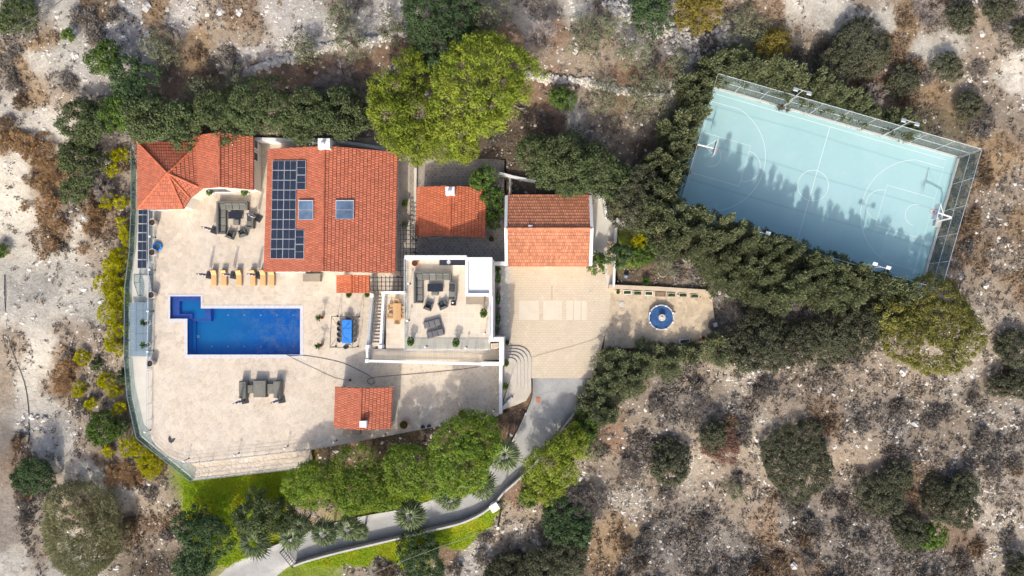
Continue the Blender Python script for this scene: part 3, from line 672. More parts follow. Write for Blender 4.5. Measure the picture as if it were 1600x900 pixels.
for (x0, x1, y0, y1) in ((465.5, 479, 251.5, 274), (465, 478.6, 274.6, 297), (462.8, 476.5, 359.5, 382), (462.4, 476, 382.6, 405)):
    panel(arr, on_roof(x0, y1), on_roof(x1, y1), on_roof(x1, y0), on_roof(x0, y0), 'v')
for (nm, xa, xb, ya, yb, lab) in (('solar_collector', 468, 491, 315, 344, 'pale blue twin solar water collector beside the panel array'), ('solar_collector', 526, 554, 315, 343, 'blue twin solar water collector alone on the roof slope facing the driveway')):
    c = thing(nm, lab, 'collector', on_roof((xa+xb)/2, (ya+yb)/2)); ym = (ya+yb)/2
    for (y0, y1) in ((ya, ym-.4), (ym+.4, yb)): panel(c, on_roof(xa, y1), on_roof(xb, y1), on_roof(xb, y0), on_roof(xa, y0), '', M_coll, .28)
    mb = MB(); a_, b_ = on_roof(xa, ya-1), on_roof(xb, ya-1); mb.tube([a_+Vector((0, 0, .2)), b_+Vector((0, 0, .2))], .07, 8); mb.build('header_pipe', M_alu, c)
    for q_ in ((xa+2, ya+3), (xb-2, ya+3), (xa+2, yb-3), (xb-2, yb-3)):
        b0 = on_roof(*q_); mb = MB(); mb.tube([b0-Vector((0, 0, .05)), b0+Vector((0, 0, .24))], .025, 5); mb.build('bracket', M_alu, c)
pa = thing('solar_array', 'narrow row of dark solar panels on the lower path beside the glass railing', 'solar panels', P(223, 374, -.9))
for k in range(7):
    y0 = 321+14*k+1; y1 = y0+13.2; x = 216.3-(k*.25)
    q = [P(x, y1, -.35), P(x+14, y1, -.1), P(x+14, y0, -.1), P(x, y0, -.35)]
    if k == 0: q[2] = P(x+14, 328, -.1); q[3] = P(x, 328, -.35)
    panel(pa, *q, 'u', lift=0)
for k in range(4):
    for xx in (217.5, 228.5): mb = MB(); mb.tube([P(xx, 332+k*27, -.95), P(xx, 332+k*27, -.42 if xx < 220 else -.2)], .03, 5); mb.build('leg', M_alu, pa)

# ------------------------------------------------------------------ raised terrace block
ZC, ZU = 2.5, 4.4
tb = thing('terrace_building', 'white flat roofed block with sunny roof terrace between the pool deck and driveway', 'building', P(700, 480))
def rect(px0, py0, px1, py1, zr): a = P(px0, py1, zr); b = P(px1, py0, zr); return a.x, b.x, a.y, b.y
def pbox(name, px0, py0, px1, py1, zr, z0, z1, m_, parent=tb, kind=None):
    mb = MB(); mb.box(*rect(px0, py0, px1, py1, zr), z0, z1); return mb.build(name, m_, parent, kind=kind)
M_tfloor = mat('terrace_tile', (.57, .49, .385), .8, .06, .5, lv=.06, bmp=.05)
def tiled(name, px0, py0, px1, py1, z, base_z, parent=tb, ts=.6):
    x0, x1, y0, y1 = rect(px0, py0, px1, py1, z); mb = MB(); mb.box(x0, x1, y0, y1, base_z, z-.012); o = mb.build(name, M_white, parent)
    g = MB(); r = random.Random(9); nx_ = max(1, round((x1-x0)/ts)); ny_ = max(1, round((y1-y0)/ts)); w = (x1-x0)/nx_; h = (y1-y0)/ny_
    for i in range(nx_):
        for j in range(ny_): g.box(x0+i*w+.01, x0+(i+1)*w-.01, y0+j*h+.01, y0+(j+1)*h-.01, z-.02, z, r.random())
    g.build('floor_tile', M_tfloor, o, kind='stuff'); return o
tiled('upper_floor', 634, 404, 766, 547, ZU, -.2)
tiled('side_floor', 603, 458, 633.8, 545, ZC, -.2)
tiled('walkway_floor', 578, 545.5, 782, 562, ZC, -.2)
pbox('parapet', 632, 399, 729, 404.5, 6.3, 0, 6.3, M_white)
pbox('stair_house', 727.5, 402.5, 768.5, 462.5, 7.0, 0, 6.75, M_white)
for (a, b, c, d) in ((727, 402, 769, 406), (727, 458, 769, 463), (727, 406.1, 731.5, 457.9), (764.5, 406.1, 769, 457.9)): pbox('roof_upstand', a, b, c, d, 7.05, 6.7, 7.05, M_white)
pbox('parapet', 764, 463.2, 770, 533, 5.2, 0, 5.2, M_white)
pbox('parapet', 763.5, 527, 787, 534, 4.9, 0, 4.9, M_white)
pbox('parapet', 780, 534.2, 787, 571, 4.6, 0, 4.6, M_white)
pbox('wall_panel', 632, 454.5, 633.5, 457.5, 5.0, 0, 5.0, M_white)
pbox('parapet', 601, 455, 633.5, 458.5, 4.0, 0, 4.0, M_white)
for (a, b, c, d) in ((752, 568, 786, 572, ),): pbox('parapet', a, b-2, c, d-.5, 4.1, 0, 4.1, M_white)
for k in range(6): pbox('step', 768+2.0*k, 536, 770+2.0*k, 545, 3.4, 2.3, ZU-.3*k, M_tfloor)
# glass rails of the upper terrace
def glass_rail(parent, pts, zb, h, panes=None, name='glass_rail'):
    for i in range(len(pts)-1):
        a = P(*pts[i], zb); b = P(*pts[i+1], zb); L = (b-a).length; n = max(1, round(L/1.5)); d = (b-a)/n; rz = math.atan2(d.y, d.x)
        for k in range(n):
            m_ = a+d*(k+.5); g = MB(); g.obox((m_.x, m_.y, zb+h/2+.03), (d.length-.05, .02, h-.1), rz); g.build('glass_pane', M_glass, parent)
        for k in range(n+1):
            q = a+d*k; g = MB(); g.obox((q.x, q.y, zb+h/2-.05), (.05, .05, h+.1), rz); g.build('rail_post', M_steel, parent)
        m_ = (a+b)/2; g = MB(); g.obox((m_.x, m_.y, zb+h+.03), (L, .07, .05), rz); g.build('handrail', M_alu, parent)
glass_rail(tb, [(634.3, 405), (634.3, 546.3), (764, 546.3)], ZU, 1.0)
glass_rail(tb, [(765.3, 464), (765.3, 526)], 5.2, .35)
# balustrades (white turned balusters under a flat rail)
def balustrade(parent, a, b, h=.95, sp=.21, posts=True):
    a = Vector(a); b = Vector(b); L = (b-a).length; n = int(L/sp); rail = MB(); d = b-a; rz = math.atan2(d.y, d.x); w = Vector((-math.sin(rz), math.cos(rz), 0))*.13
    for (zo, th, k) in ((h, .1, 1.0), (0, .08, .9)):
        z = Vector((0, 0, zo)); zt = Vector((0, 0, zo+th)); ww = w*k
        rail.add([a-ww+z, a+ww+z, b+ww+z, b-ww+z, a-ww+zt, a+ww+zt, b+ww+zt, b-ww+zt], [(3, 2, 1, 0), (4, 5, 6, 7), (0, 1, 5, 4), (1, 2, 6, 5), (2, 3, 7, 6), (3, 0, 4, 7)])
    o = rail.build('balustrade_rail', M_white, parent)
    g = MB()
    for k in range(n):
        c = a+d*((k+.5)/n); g.lathe([(.05, .07), (.05, .15), (.085, .35), (.04, .62), (.06, .75), (.05, h+.02)], 7, c)
    g.build('baluster', M_white, o, kind='stuff')
    if posts:
        for c in (a, b): g = MB(); g.box(c.x-.2, c.x+.2, c.y-.2, c.y+.2, c.z-.5, c.z+h+.22); g.build('pier', M_white, parent)
balustrade(tb, P(577, 563, ZC), P(755, 568, ZC))
balustrade(tb, P(577, 561, ZC), P(576.5, 540, ZC), posts=False)
balustrade(tb, P(602, 459, ZC), P(597.5, 541, ZC))
pbox('low_kerb', 578, 545.6, 598, 546.4, ZC, 2.4, 2.53, M_white)
st = thing('outdoor_stair', 'straight outdoor stair with pale stone treads and white balustrade beside dining table', 'stairs', P(594, 500))
top = P(588.5, 541, ZC); bot = P(595, 462, 0); NS = 15; hw = .62
for k in range(NS):
    t0 = k/NS; t1 = (k+1)/NS; y0 = bot.y+(top.y-bot.y)*t0; y1 = bot.y+(top.y-bot.y)*t1; xm = bot.x+(top.x-bot.x)*(t0+t1)/2; z = ZC*(k+1)/NS
    mb = MB(); mb.box(xm-hw, xm+hw, y1, y0, -.2, z-.03); s_ = mb.build('step', M_cream, st)
    mb = MB(); mb.box(xm-hw+.01, xm+hw-.01, y1+.0, y0+.04, z-.029, z+.005); mb.build('tread', mat('stair_tread', (.62, .53, .42), .85, .1, 1.0), s_)
balustrade(st, (bot.x-hw-.16, bot.y, .05), (top.x-hw-.16, top.y, ZC), posts=True)
mb = MB(); wall_strip(mb, [(bot.x-hw-.16, bot.y, 0), (top.x-hw-.16, top.y, 0)], .24, -.2, [.0, ZC-.02]); mb.build('string_wall', M_white, st)
# pergola of dark beams over the passage
pg = thing('pergola', 'flat grid pergola of dark beams over the passage beside the main house', 'pergola', P(605, 445))
for yy in (434, 440.5, 447, 453.5): pbox('beam', 577.5, yy-.5, 632, yy+.5, 2.8, 2.7, 2.82, M_dark, pg)
for xx in (583, 589.5, 596, 602.5, 609, 615.5, 622, 628): pbox('rafter', xx-.45, 431, xx+.45, 455, 2.9, 2.83, 2.93, M_dark, pg)
for (xx, yy) in ((579, 453), (627, 434)): pbox('post', xx-.8, yy-.8, xx+.8, yy+.8, 0, -.1, 2.7, M_dark, pg)
for xx in (625.5, 630, 634.5): pbox('beam', xx-.45, 350, xx+.45, 430.5, 2.9, 2.72, 2.84, M_dark, pg)
for k in range(11): pbox('rafter', 624, 353+7*k-.5, 652 if k < 7 else 634, 353+7*k+.5, 2.95, 2.85, 2.95, M_dark, pg)
for k in range(2): pbox('beam', 641+8*k-.45, 350, 641+8*k+.45, 400, 2.9, 2.72, 2.84, M_dark, pg)
for (xx, yy) in ((651, 396), (651, 376)): pbox('post', xx-.8, yy-.8, xx+.8, yy+.8, 0, -.1, 2.85, M_dark, pg)

# ------------------------------------------------------------------ pool
pool = thing('swimming_pool', 'deep blue rectangular swimming pool with a square spa corner and white coping', 'pool', P(382, 517, -1.7))
m, nt, out = nodes_of('pool_tile'); p = geo_pos(nt)
br = nt.nodes.new('ShaderNodeTexBrick'); nt.links.new(p, br.inputs['Vector']); br.offset = 0; br.inputs['Scale'].default_value = 1; br.inputs['Brick Width'].default_value = .3; br.inputs['Row Height'].default_value = .3; br.inputs['Mortar Size'].default_value = .012
br.inputs['Color1'].default_value = (.016, .33, .90, 1); br.inputs['Color2'].default_value = (.028, .38, .95, 1); br.inputs['Mortar'].default_value = (.05, .2, .55, 1)
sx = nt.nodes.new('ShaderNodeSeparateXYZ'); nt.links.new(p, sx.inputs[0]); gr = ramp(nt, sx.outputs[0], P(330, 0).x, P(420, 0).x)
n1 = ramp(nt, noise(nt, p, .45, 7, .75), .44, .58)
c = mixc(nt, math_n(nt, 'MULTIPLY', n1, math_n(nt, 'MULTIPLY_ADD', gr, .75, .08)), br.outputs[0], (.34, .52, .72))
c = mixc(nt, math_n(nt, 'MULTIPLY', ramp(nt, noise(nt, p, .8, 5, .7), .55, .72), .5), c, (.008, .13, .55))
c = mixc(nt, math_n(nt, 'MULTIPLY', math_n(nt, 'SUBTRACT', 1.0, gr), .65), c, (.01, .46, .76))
principled(nt, out, c, .5, 0, .3); M_ptile = m
M_pbright = mat('spa_tile', (.16, .27, .72), .5, .18, 1.5)
M_cop = mat('pool_coping', (.50, .49, .51), .7, .06, 1.0, bmp=.1)
def prect(a, b, c, d): x0, y0 = P2(a, d); x1, y1 = P2(c, b); return x0, x1, y0, y1
mb = MB()
x0, x1, y0, y1 = prect(293, 482, 469, 554); zf = -1.7
mb.add([(x0, y0, zf), (x1, y0, zf), (x1, y1, zf), (x0, y1, zf)], [(0, 1, 2, 3)])
zt = -.02
sx0, sx1, sy0, sy1 = prect(266, 463, 314, 498); sxm = P(297, 0).x
def vwall(mb, a, b, z0, z1): mb.add([(a[0], a[1], z0), (b[0], b[1], z0), (b[0], b[1], z1), (a[0], a[1], z1)], [(0, 1, 2, 3)])
vwall(mb, (x0, y0), (x1, y0), zf, zt); vwall(mb, (x1, y0), (x1, y1), zf, zt); vwall(mb, (x1, y1), (sx1, y1), zf, zt); vwall(mb, (x0, sy0), (x0, y0), zf, zt)
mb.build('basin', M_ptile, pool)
mb = MB(); fx0, fx1, fy0, fy1 = prect(266, 463, 314, 498)
mb.add([(fx0, fy0, -1.0), (fx1, fy0, -1.0), (fx1, fy1, -1.0), (fx0, fy1, -1.0)], [(0, 1, 2, 3)])
vwall(mb, (fx0, fy0), (fx0, fy1), -1.0, zt); vwall(mb, (fx0, fy1), (fx1, fy1), -1.0, zt); vwall(mb, (fx1, fy1), (fx1, y1), -1.0, zt); vwall(mb, (x0, fy0), (fx0, fy0), -1.0, zt)
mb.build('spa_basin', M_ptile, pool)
for (a, b, c, d, z) in ((266, 463, 277, 498, -.5), (277, 463, 314, 470, -.5), (277, 490.5, 297, 498, -.5), (309, 470, 314, 482, -.5)):
    mb = MB(); mb.box(*prect(a, b, c, d), -1.0, z); mb.build('spa_bench', M_pbright, pool)
mb = MB(); mb.box(*prect(293, 482.3, 323, 502), -1.69, -1.02); mb.build('step_platform', M_pbright, pool)
mb = MB(); mb.box(*prect(293.2, 482.1, 297, 553.8), -1.69, -1.3); mb.build('side_ledge', M_ptile, pool)
# coping blocks
for (a, b, c, d) in ((288, 554, 474, 559), (469, 477, 474, 554), (317, 477, 469, 482), (288, 503, 293, 554), (262.5, 460, 317, 463), (262.5, 463, 266, 498), (262.5, 498, 293, 503), (314, 463, 317, 482)):
    X0_, X1_, Y0_, Y1_ = prect(a, b, c, d); n = max(1, round(max(X1_-X0_, Y1_-Y0_)/.6))
    for k in range(n):
        mb = MB(); r_ = random.random()
        if X1_-X0_ > Y1_-Y0_: w = (X1_-X0_)/n; mb.box(X0_+k*w+.006, X0_+(k+1)*w-.006, Y0_, Y1_, -.25, .03, r_)
        else: w = (Y1_-Y0_)/n; mb.box(X0_, X1_, Y0_+k*w+.006, Y0_+(k+1)*w-.006, -.25, .03, r_)
        mb.build('coping_stone', M_cop, pool)
m, nt, out = nodes_of('pool_water'); p = geo_pos(nt)
tr = nt.nodes.new('ShaderNodeBsdfTransparent'); tr.inputs[0].default_value = (.80, .91, .98, 1)
gl = nt.nodes.new('ShaderNodeBsdfGlossy'); gl.inputs['Roughness'].default_value = .04; fr = nt.nodes.new('ShaderNodeFresnel'); fr.inputs[0].default_value = 1.33
bp = nt.nodes.new('ShaderNodeBump'); bp.inputs['Strength'].default_value = .12; bp.inputs['Distance'].default_value = .05; nt.links.new(noise(nt, p, 3, 3), bp.inputs['Height'])
nt.links.new(bp.outputs[0], gl.inputs['Normal']); nt.links.new(bp.outputs[0], fr.inputs['Normal'])
mx = nt.nodes.new('ShaderNodeMixShader'); nt.links.new(fr.outputs[0], mx.inputs[0]); nt.links.new(tr.outputs[0], mx.inputs[1]); nt.links.new(gl.outputs[0], mx.inputs[2]); nt.links.new(mx.outputs[0], out.inputs[0])
mb = MB(); L_ = [(293, 554), (469, 554), (469, 482), (314, 482), (314, 463), (266, 463), (266, 498), (293, 498)]; mb.add([P(a, b, -.1) for a, b in L_], [tuple(range(8))]); mb.build('water', m, pool)
for k in range(6):
    for yy in (492.5, 541.5):
        mb = MB(); c = P(331+25.5*k, yy, -1.69); mb.lathe([(.10, 0), (.10, .03), (.0, .04)], 10, c); mb.build('pool_light', M_wpaint, pool)
mb = MB(); c = P(310, 525.5, -1.68); mb.box(c.x-.15, c.x+.15, c.y-.15, c.y+.15, -1.68, -1.64); mb.build('floor_drain', M_pot_w, pool)

# ------------------------------------------------------------------ railings, fences and boundary walls
def post_rail(root, pts, zb, h, sp, m_, rails=(1.0,), r=.025, glass=None):
    for i in range(len(pts)-1):
        a = P(*pts[i], zb); b = P(*pts[i+1], zb); L = (b-a).length; n = max(1, round(L/sp)); d = (b-a)/n
        for k in range(n+(1 if i == len(pts)-2 else 0)):
            q = a+d*k; g = MB(); g.tube([q-Vector((0, 0, .15)), q+Vector((0, 0, h))], r*1.2, 5); g.build('post', m_, root)
        for f in rails: g = MB(); g.tube([a+Vector((0, 0, h*f)), b+Vector((0, 0, h*f))], r, 5); g.build('rail', m_, root)
        if glass:
            rz = math.atan2(d.y, d.x)
            for k in range(n): m2 = a+d*(k+.5); g = MB(); g.obox((m2.x, m2.y, zb+h*.5), (d.length-.03, .012, h*.9), rz); g.build('infill_panel', glass, root)
M_green = mat('green_metal', (.22, .30, .28), .5, .15, 4.0)
fo = thing('boundary_fence', 'green metal boundary fence between the lower path and the chalk slope', 'fence', P(202, 500, -.9))
post_rail(fo, [(213, 214), (213, 330), (210, 395), (203, 450), (202, 560), (207, 620), (221, 682), (303, 748.5)], -.9, 1.1, 1.9, M_green, (1.0, .93, .12), .03, glass_mat('green_mesh', (.66, .78, .74), .16, .6))
fs = thing('path_railing', 'thin grey railing along the outer edge of the lower path above the lawn', 'railing', P(390, 738, -.9))
post_rail(fs, [(303, 748.5), (476, 728.8)], -.9, 1.0, 1.6, M_steel, (1.0, .5, .12), .022)
rd = thing('deck_railing', 'thin grey post and rail fence curving round the edge of the crazy paved deck', 'railing', P(390, 712))
post_rail(rd, [(237, 578), (236.5, 630), (236.5, 680), (241, 694), (262, 713), (276, 720), (290, 723), (485, 701), (600, 680), (780, 646)], 0, 1.0, 1.7, M_steel, (1.0, .66, .33), .02)
gw = thing('glass_railing', 'blue grey glass railing along the deck edge beside the solar panel row', 'railing', P(240, 450))
glass_rail(gw, [(240, 328), (240, 395), (239.5, 450), (237.5, 575)], 0, 1.05)
cn = thing('glass_canopy', 'pale blue glass canopy over the lower path with two potted plants beside it', 'canopy', P(218, 515, -.9))
for i in range(3):
    for j in range(7):
        x0 = 203+10.4*i; y0 = 473.5+11.9*j; mb = MB(); mb.box(*rect(x0+.15, y0+.15, x0+10.2, y0+11.7, -.3), -.32, -.29); mb.build('glass_pane', M_canopy, cn)
for j in range(4): mb = MB(); mb.box(*rect(202.5, 473+28*j-.4, 234.5, 473+28*j+.4, -.35), -.42, -.325); mb.build('beam', M_steel, cn)
for (xx, yy) in ((204, 474), (204, 556), (233, 474), (233, 556)): mb = MB(); mb.tube([P(xx, yy, -.95), P(xx, yy, -.33)], .05, 6); mb.build('post', M_steel, cn)
sb = thing('stair_enclosure', 'glass sided stairwell with dark frame dropping to the lower path', 'stairwell', P(227, 450, -.9))
for (a, b) in (((217, 429), (237, 429)), ((217, 429), (217, 442)), ((226, 429), (226, 472)), ((217, 442), (223, 462))): 
    q0 = P(*a, -.9); q1 = P(*b, -.9); g = MB(); m2 = (q0+q1)/2; g.obox((m2.x, m2.y, -.4), ((q1-q0).length, .02, .9), math.atan2(q1.y-q0.y, q1.x-q0.x)); g.build('glass_pane', M_glass, sb)
    g = MB(); g.tube([q0+Vector((0, 0, 1)), q1+Vector((0, 0, 1))], .03, 5); g.build('rail', M_dark, sb)
    for q_ in (q0, q1): g = MB(); g.tube([q_, q_+Vector((0, 0, 1))], .03, 5); g.build('post', M_dark, sb)
for k in range(8): mb = MB(); mb.box(*rect(227, 431+4.8*k, 237, 435.7+4.8*k, -.5), -1.0, -.05-.1*k); mb.build('step', M_kerb, sb)
def wall_thing(name, label, pts, w, h, m_=M_white, z0=-1.0, cat='wall', zb=0.0):
    mb = MB(); wall_strip(mb, [(*P2(a, b, zb+h), zb) for a, b in pts], w, z0, h); return single(mb, name, m_, label, cat)
wall_thing('boundary_wall', 'white rendered wall behind the main house and pavilion under the hedge trees', [(398, 217), (480, 219), (540, 222), (600, 232)], .35, 1.5)
wall_thing('boundary_wall', 'pale curving wall behind the garage under the grey olive trees', [(780, 270), (800, 276), (850, 286), (880, 293), (930, 300), (943, 310), (948, 338)], .3, 1.3)
wall_thing('courtyard_wall', 'pale wall joining the garage gable to the white stair house', [(771, 411), (791, 411)], .35, 2.2)
wall_thing('courtyard_wall', 'narrow pale wall between courtyard and garage back yard', [(797, 272), (797, 305)], .25, 1.2, M_cream)
wall_thing('courtyard_wall', 'low cream wall edging the courtyard beside the little cottage', [(649, 262), (648, 345), (643, 352)], .3, .5, M_cream)
wall_thing('entry_wall', 'long white wall between the shaded deck and the curved entrance steps', [(782.5, 571), (782, 646)], .38, 1.6)
wall_thing('entry_wall', 'short angled grey wall below the curved entrance steps', [(783, 641), (800, 621)], .3, .9, M_kerb, -1.5)
wall_thing('deck_wall', 'short cream wall closing the deck corner by the pine trees', [(778, 648), (745, 655)], .3, .6, M_cream, -2.5)
wall_thing('garden_wall', 'tan retaining wall holding the garden bed above the sandy plaza', [(952, 447.5), (1030, 451), (1109, 456)], .45, 1.0, mat('tan_wall', (.48, .39, .28), .9, .12, 1.0, bmp=.3))
wall_thing('garden_wall', 'slim white wall between the tan steps and garden bed', [(963, 355), (959, 448)], .25, 1.1)
# curved entrance steps
es = thing('entrance_steps', 'broad curved concrete steps fanning from the white wall to the driveway', 'steps', P(805, 580))
for k in range(5):
    xr, yt = 830-5.5*k, 541+4.5*k; rr = 22-3*k; pts = [(786.5, 640-3*k), (786.5, yt)]
    for j in range(9): a = math.pi/2*(1-j/8); pts.append((xr-rr+rr*math.cos(a), yt+rr-rr*math.sin(a)))
    pts += [(xr, 612-2*k), (xr-8, 626-2*k), (xr-22, 632-2*k)]
    mb = MB(); mb.prism(W(pts), -1.2 if k == 0 else .13*k+.001, .13*(k+1)); mb.build('step', mat('step_concrete', (.47, .43, .36), .85, .12, .8, bmp=.15), es)
# dry stone terrace walls on the slope
def stone_wall(label, pts, w, h, n, seed):
    root = thing('dry_stone_wall', label, 'stone wall', P(*pts[0], 1)); r = random.Random(seed); P3 = resample(np.array(pts, float), 12); mb = MB()
    for i in range(n):
        q = P3[r.randrange(len(P3)-1)]; q2 = P3[min(len(P3)-1, 1+int(np.argmin(np.abs(P3-q).sum(1))))]; t = r.random(); c = q*(1-t)+q2*t
        x, y = P2(c[0], c[1], 2); x += r.gauss(0, w*.4); y += r.gauss(0, w*.4); z = gz(x, y)+r.uniform(-.1, h); s_ = r.uniform(.12, .38)
        stone(mb, (x, y, z), s_, r)
    mb.build('wall_stone', M_stonew, root, kind='stuff')
def stone(mb, c, s, r):
    vs = []
    for (x, y, z) in ((1, 0, 0), (-1, 0, 0), (0, 1, 0), (0, -1, 0), (0, 0, .7), (0, 0, -.7), (.6, .6, .45), (-.6, .6, .45), (-.6, -.6, .45), (.6, -.6, .45)):
        k = s*r.uniform(.65, 1.2); vs.append((c[0]+x*k, c[1]+y*k, c[2]+z*k*.8))
    mb.add(vs, [(0, 6, 4, 9), (2, 7, 4, 6), (1, 8, 4, 7), (3, 9, 4, 8), (0, 2, 6), (2, 1, 7), (1, 3, 8), (3, 0, 9), (0, 5, 2), (2, 5, 1), (1, 5, 3), (3, 5, 0)], r.random())
stone_wall('pale dry stone wall crossing the red terrace between the olive trees', [(822, 120), (870, 126), (920, 132), (980, 143), (1040, 152), (1064, 138)], .36, .5, 800, 1)
stone_wall('long white dry stone wall below the rubble slope', [(384, 117), (430, 103), (490, 88), (550, 74), (600, 64), (640, 50)], .36, .45, 800, 2)
stone_wall('tumbled grey stone terrace edge below the round cypress tree', [(955, 18), (975, 32), (1010, 48), (1060, 58), (1085, 75), (1120, 62), (1140, 50)], 1.4, .5, 650, 3)

# ------------------------------------------------------------------ sports court
ZCT = .3
Oc = P(1115.5, 146, ZCT); U = (P(1478, 250, ZCT)-Oc); U.z = 0; LU = U.length; U.normalize(); V = Vector((U.y, -U.x, 0)); LV = 14.3
def C(u, v, z=0.0): q = Oc+U*u+V*v; q.z = ZCT+z; return q
m, nt, out = nodes_of('court_acrylic'); p = geo_pos(nt)
c = mixc(nt, ramp(nt, noise(nt, p, .12, 6, .6), .3, .7), (.29, .475, .485), (.355, .53, .54))
c = mixc(nt, math_n(nt, 'MULTIPLY', ramp(nt, noise(nt, p, 1.5, 6, .7), .45, .75), .3), c, (.41, .55, .575))
wvx = nt.nodes.new('ShaderNodeTexWave'); wvx.inputs['Scale'].default_value = .07; wvx.inputs['Distortion'].default_value = .6; wvx.inputs['Detail'].default_value = 2
mp = nt.nodes.new('ShaderNodeMapping'); mp.inputs['Rotation'].default_value = (0, 0, -math.atan2(U.y, U.x)+math.pi/2); nt.links.new(p, mp.inputs[0]); nt.links.new(mp.outputs[0], wvx.inputs[0])
c = mixc(nt, math_n(nt, 'MULTIPLY', ramp(nt, wvx.outputs['Fac'], .985, 1.0), .5), c, (.24, .40, .41))
principled(nt, out, c, .75, 0, .25)
cu0, cu1, cv0, cv1 = -.75, LU+1.15, -.55, LV+.9
mb = MB(); mb.prism([tuple(C(a, b).xy) for a, b in ((cu0, cv0), (cu1, cv0), (cu1, cv1), (cu0, cv1))], -1.5, ZCT); court = mb.build('sports_court', m, kind='structure')
m2_ = mat('court_line', (.62, .70, .70), .7, .05, 2)
def line(pts, w=.06, z=.005, mt=m2_):
    mb = MB(); vs_ = []; n = len(pts); q = [C(*p_, z) for p_ in pts]
    for i in range(n):
        d = (q[min(i+1, n-1)]-q[max(i-1, 0)]); d.normalize(); nv = Vector((-d.y, d.x, 0))*w/2; vs_ += [q[i]+nv, q[i]-nv]
    mb.add(vs_, [(2*i, 2*i+1, 2*i+3, 2*i+2) for i in range(n-1)]); mb.build('line_marking', mt, court)
arc = lambda cu, cv, r_, a0, a1, n=28: [(cu+r_*math.cos(R(a0+(a1-a0)*k/n)), cv+r_*math.sin(R(a0+(a1-a0)*k/n))) for k in range(n+1)]
line([(0, 0), (LU, 0), (LU, LV), (0, LV), (0, .03)]); line([(LU/2, 0), (LU/2, LV)], z=.009); line(arc(LU/2, LV/2, 1.8, 0, 360), z=.013)
cv = LV/2
for s_, b_ in ((1, 0), (-1, LU)):
    f = lambda u: b_+s_*u
    line([(f(0), cv-2.45), (f(5.8), cv-2.45), (f(5.8), cv+2.45), (f(0), cv+2.45)], z=.009)
    line([(f(u-0) if True else 0, v) for u, v in arc(5.8, cv, 1.8, -90, 90)], z=.013)
    line([(f(u), v) for u, v in arc(1.6, cv, 1.25, -90, 90)], z=.013)
    ang = math.degrees(math.asin((cv-.95)/6.45)); a3 = arc(1.6, cv, 6.45, -ang, ang); line([(f(0), .95)]+[(f(u), v) for u, v in a3]+[(f(0), LV-.95)], z=.017)
    line([(f(1.8), cv-5.5), (f(1.8), cv-2.2)], .05, .021, mat('faded_yellow_line', (.42, .47, .38), .8, .05, 2))
M_curb = mat('court_kerb', (.46, .45, .42), .9, .12, 1, bmp=.2)
mb = MB()
for (a, b, w) in (((cu0, cv0-.12), (cu1, cv0-.12), .24), ((cu1+.12, cv0), (cu1+.12, cv1), .3), ((cu0, cv1+.12), (cu1, cv1+.12), .24)):
    q0 = C(*a); q1 = C(*b); wall_strip(mb, [(q0.x, q0.y, ZCT), (q1.x, q1.y, ZCT)], w, -1.5, .14)
mb.build('kerb', M_curb, court)
FH = 4.0
def court_fence(label, a, b, n):
    q0, q1 = C(*a), C(*b); t = thing('court_fence', label, 'fence', (q0+q1)/2); d = (q1-q0)/n; rz = math.atan2(d.y, d.x)
    for k in range(n+1): g = MB(); q = q0+d*k; g.tube([q, q+Vector((0, 0, FH))], .035, 6); g.build('post', M_alu, t)
    for f in (.02, .5, 1.0): g = MB(); g.tube([q0+Vector((0, 0, FH*f+.01)), q1+Vector((0, 0, FH*f+.01))], .028, 5); g.build('rail', M_alu, t)
    for k in range(n):
        for f in (.25, .75): q = q0+d*(k+.5); g = MB(); g.obox((q.x, q.y, ZCT+FH*f), (d.length-.06, .012, FH*.5-.05), rz); g.build('mesh_panel', M_mesh, t)
court_fence('tall green mesh fence along the long court side facing the dry hillside', (cu0, cv0-.2), (cu1+.2, cv0-.2), 10)
court_fence('tall green mesh fence behind the court end with the wall mounted hoop', (cu1+.28, cv0-.1), (cu1+.28, cv1+.2), 5)
court_fence('tall green mesh fence along the court side shaded by hedge trees', (cu0, cv1+.25), (cu1+.2, cv1+.25), 10)
court_fence('tall green mesh fence behind the court end overhung by cypress trees', (cu0-.1, cv0-.1), (cu0-.1, cv1+.2), 5)
def floodlight(label, u, v, s_):
    t = thing('floodlight', label, 'floodlight', C(u, v), 'floodlights round the court'); b_ = C(u, v)
    g = MB(); g.tube([b_, b_+Vector((0, 0, 6.1))], [.07, .045], 8); g.build('pole', M_alu, t)
    g = MB(); e0 = b_-U*.75+Vector((0, 0, 6.1)); e1 = b_+U*.75+Vector((0, 0, 6.1)); g.tube([e0, e1], .035, 6); g.build('crossbar', M_alu, t)
    for e in (e0, e1):
        g = MB(); g.obox(e+V*s_*.12+Vector((0, 0, .03)), (.5, .36, .16), math.atan2(U.y, U.x), R(-18*s_)); h_ = g.build('lamp_head', M_alu, t)
        g = MB(); g.obox(e+V*s_*.12+Vector((0, 0, -.065)), (.42, .28, .02), math.atan2(U.y, U.x), R(-18*s_)); g.build('lens', M_wpaint, h_)
floodlight('court floodlight mast on the hillside fence near the cypress hedge', 8.1, cv0-.1, 1); floodlight('court floodlight mast on the hillside fence near the open corner', 20.2, cv0-.1, 1)
floodlight('court floodlight mast on the hedge side near the shaded key', 8.0, cv1+.12, -1); floodlight('court floodlight mast on the hedge side near the mustard tree', 21.5, cv1+.12, -1)
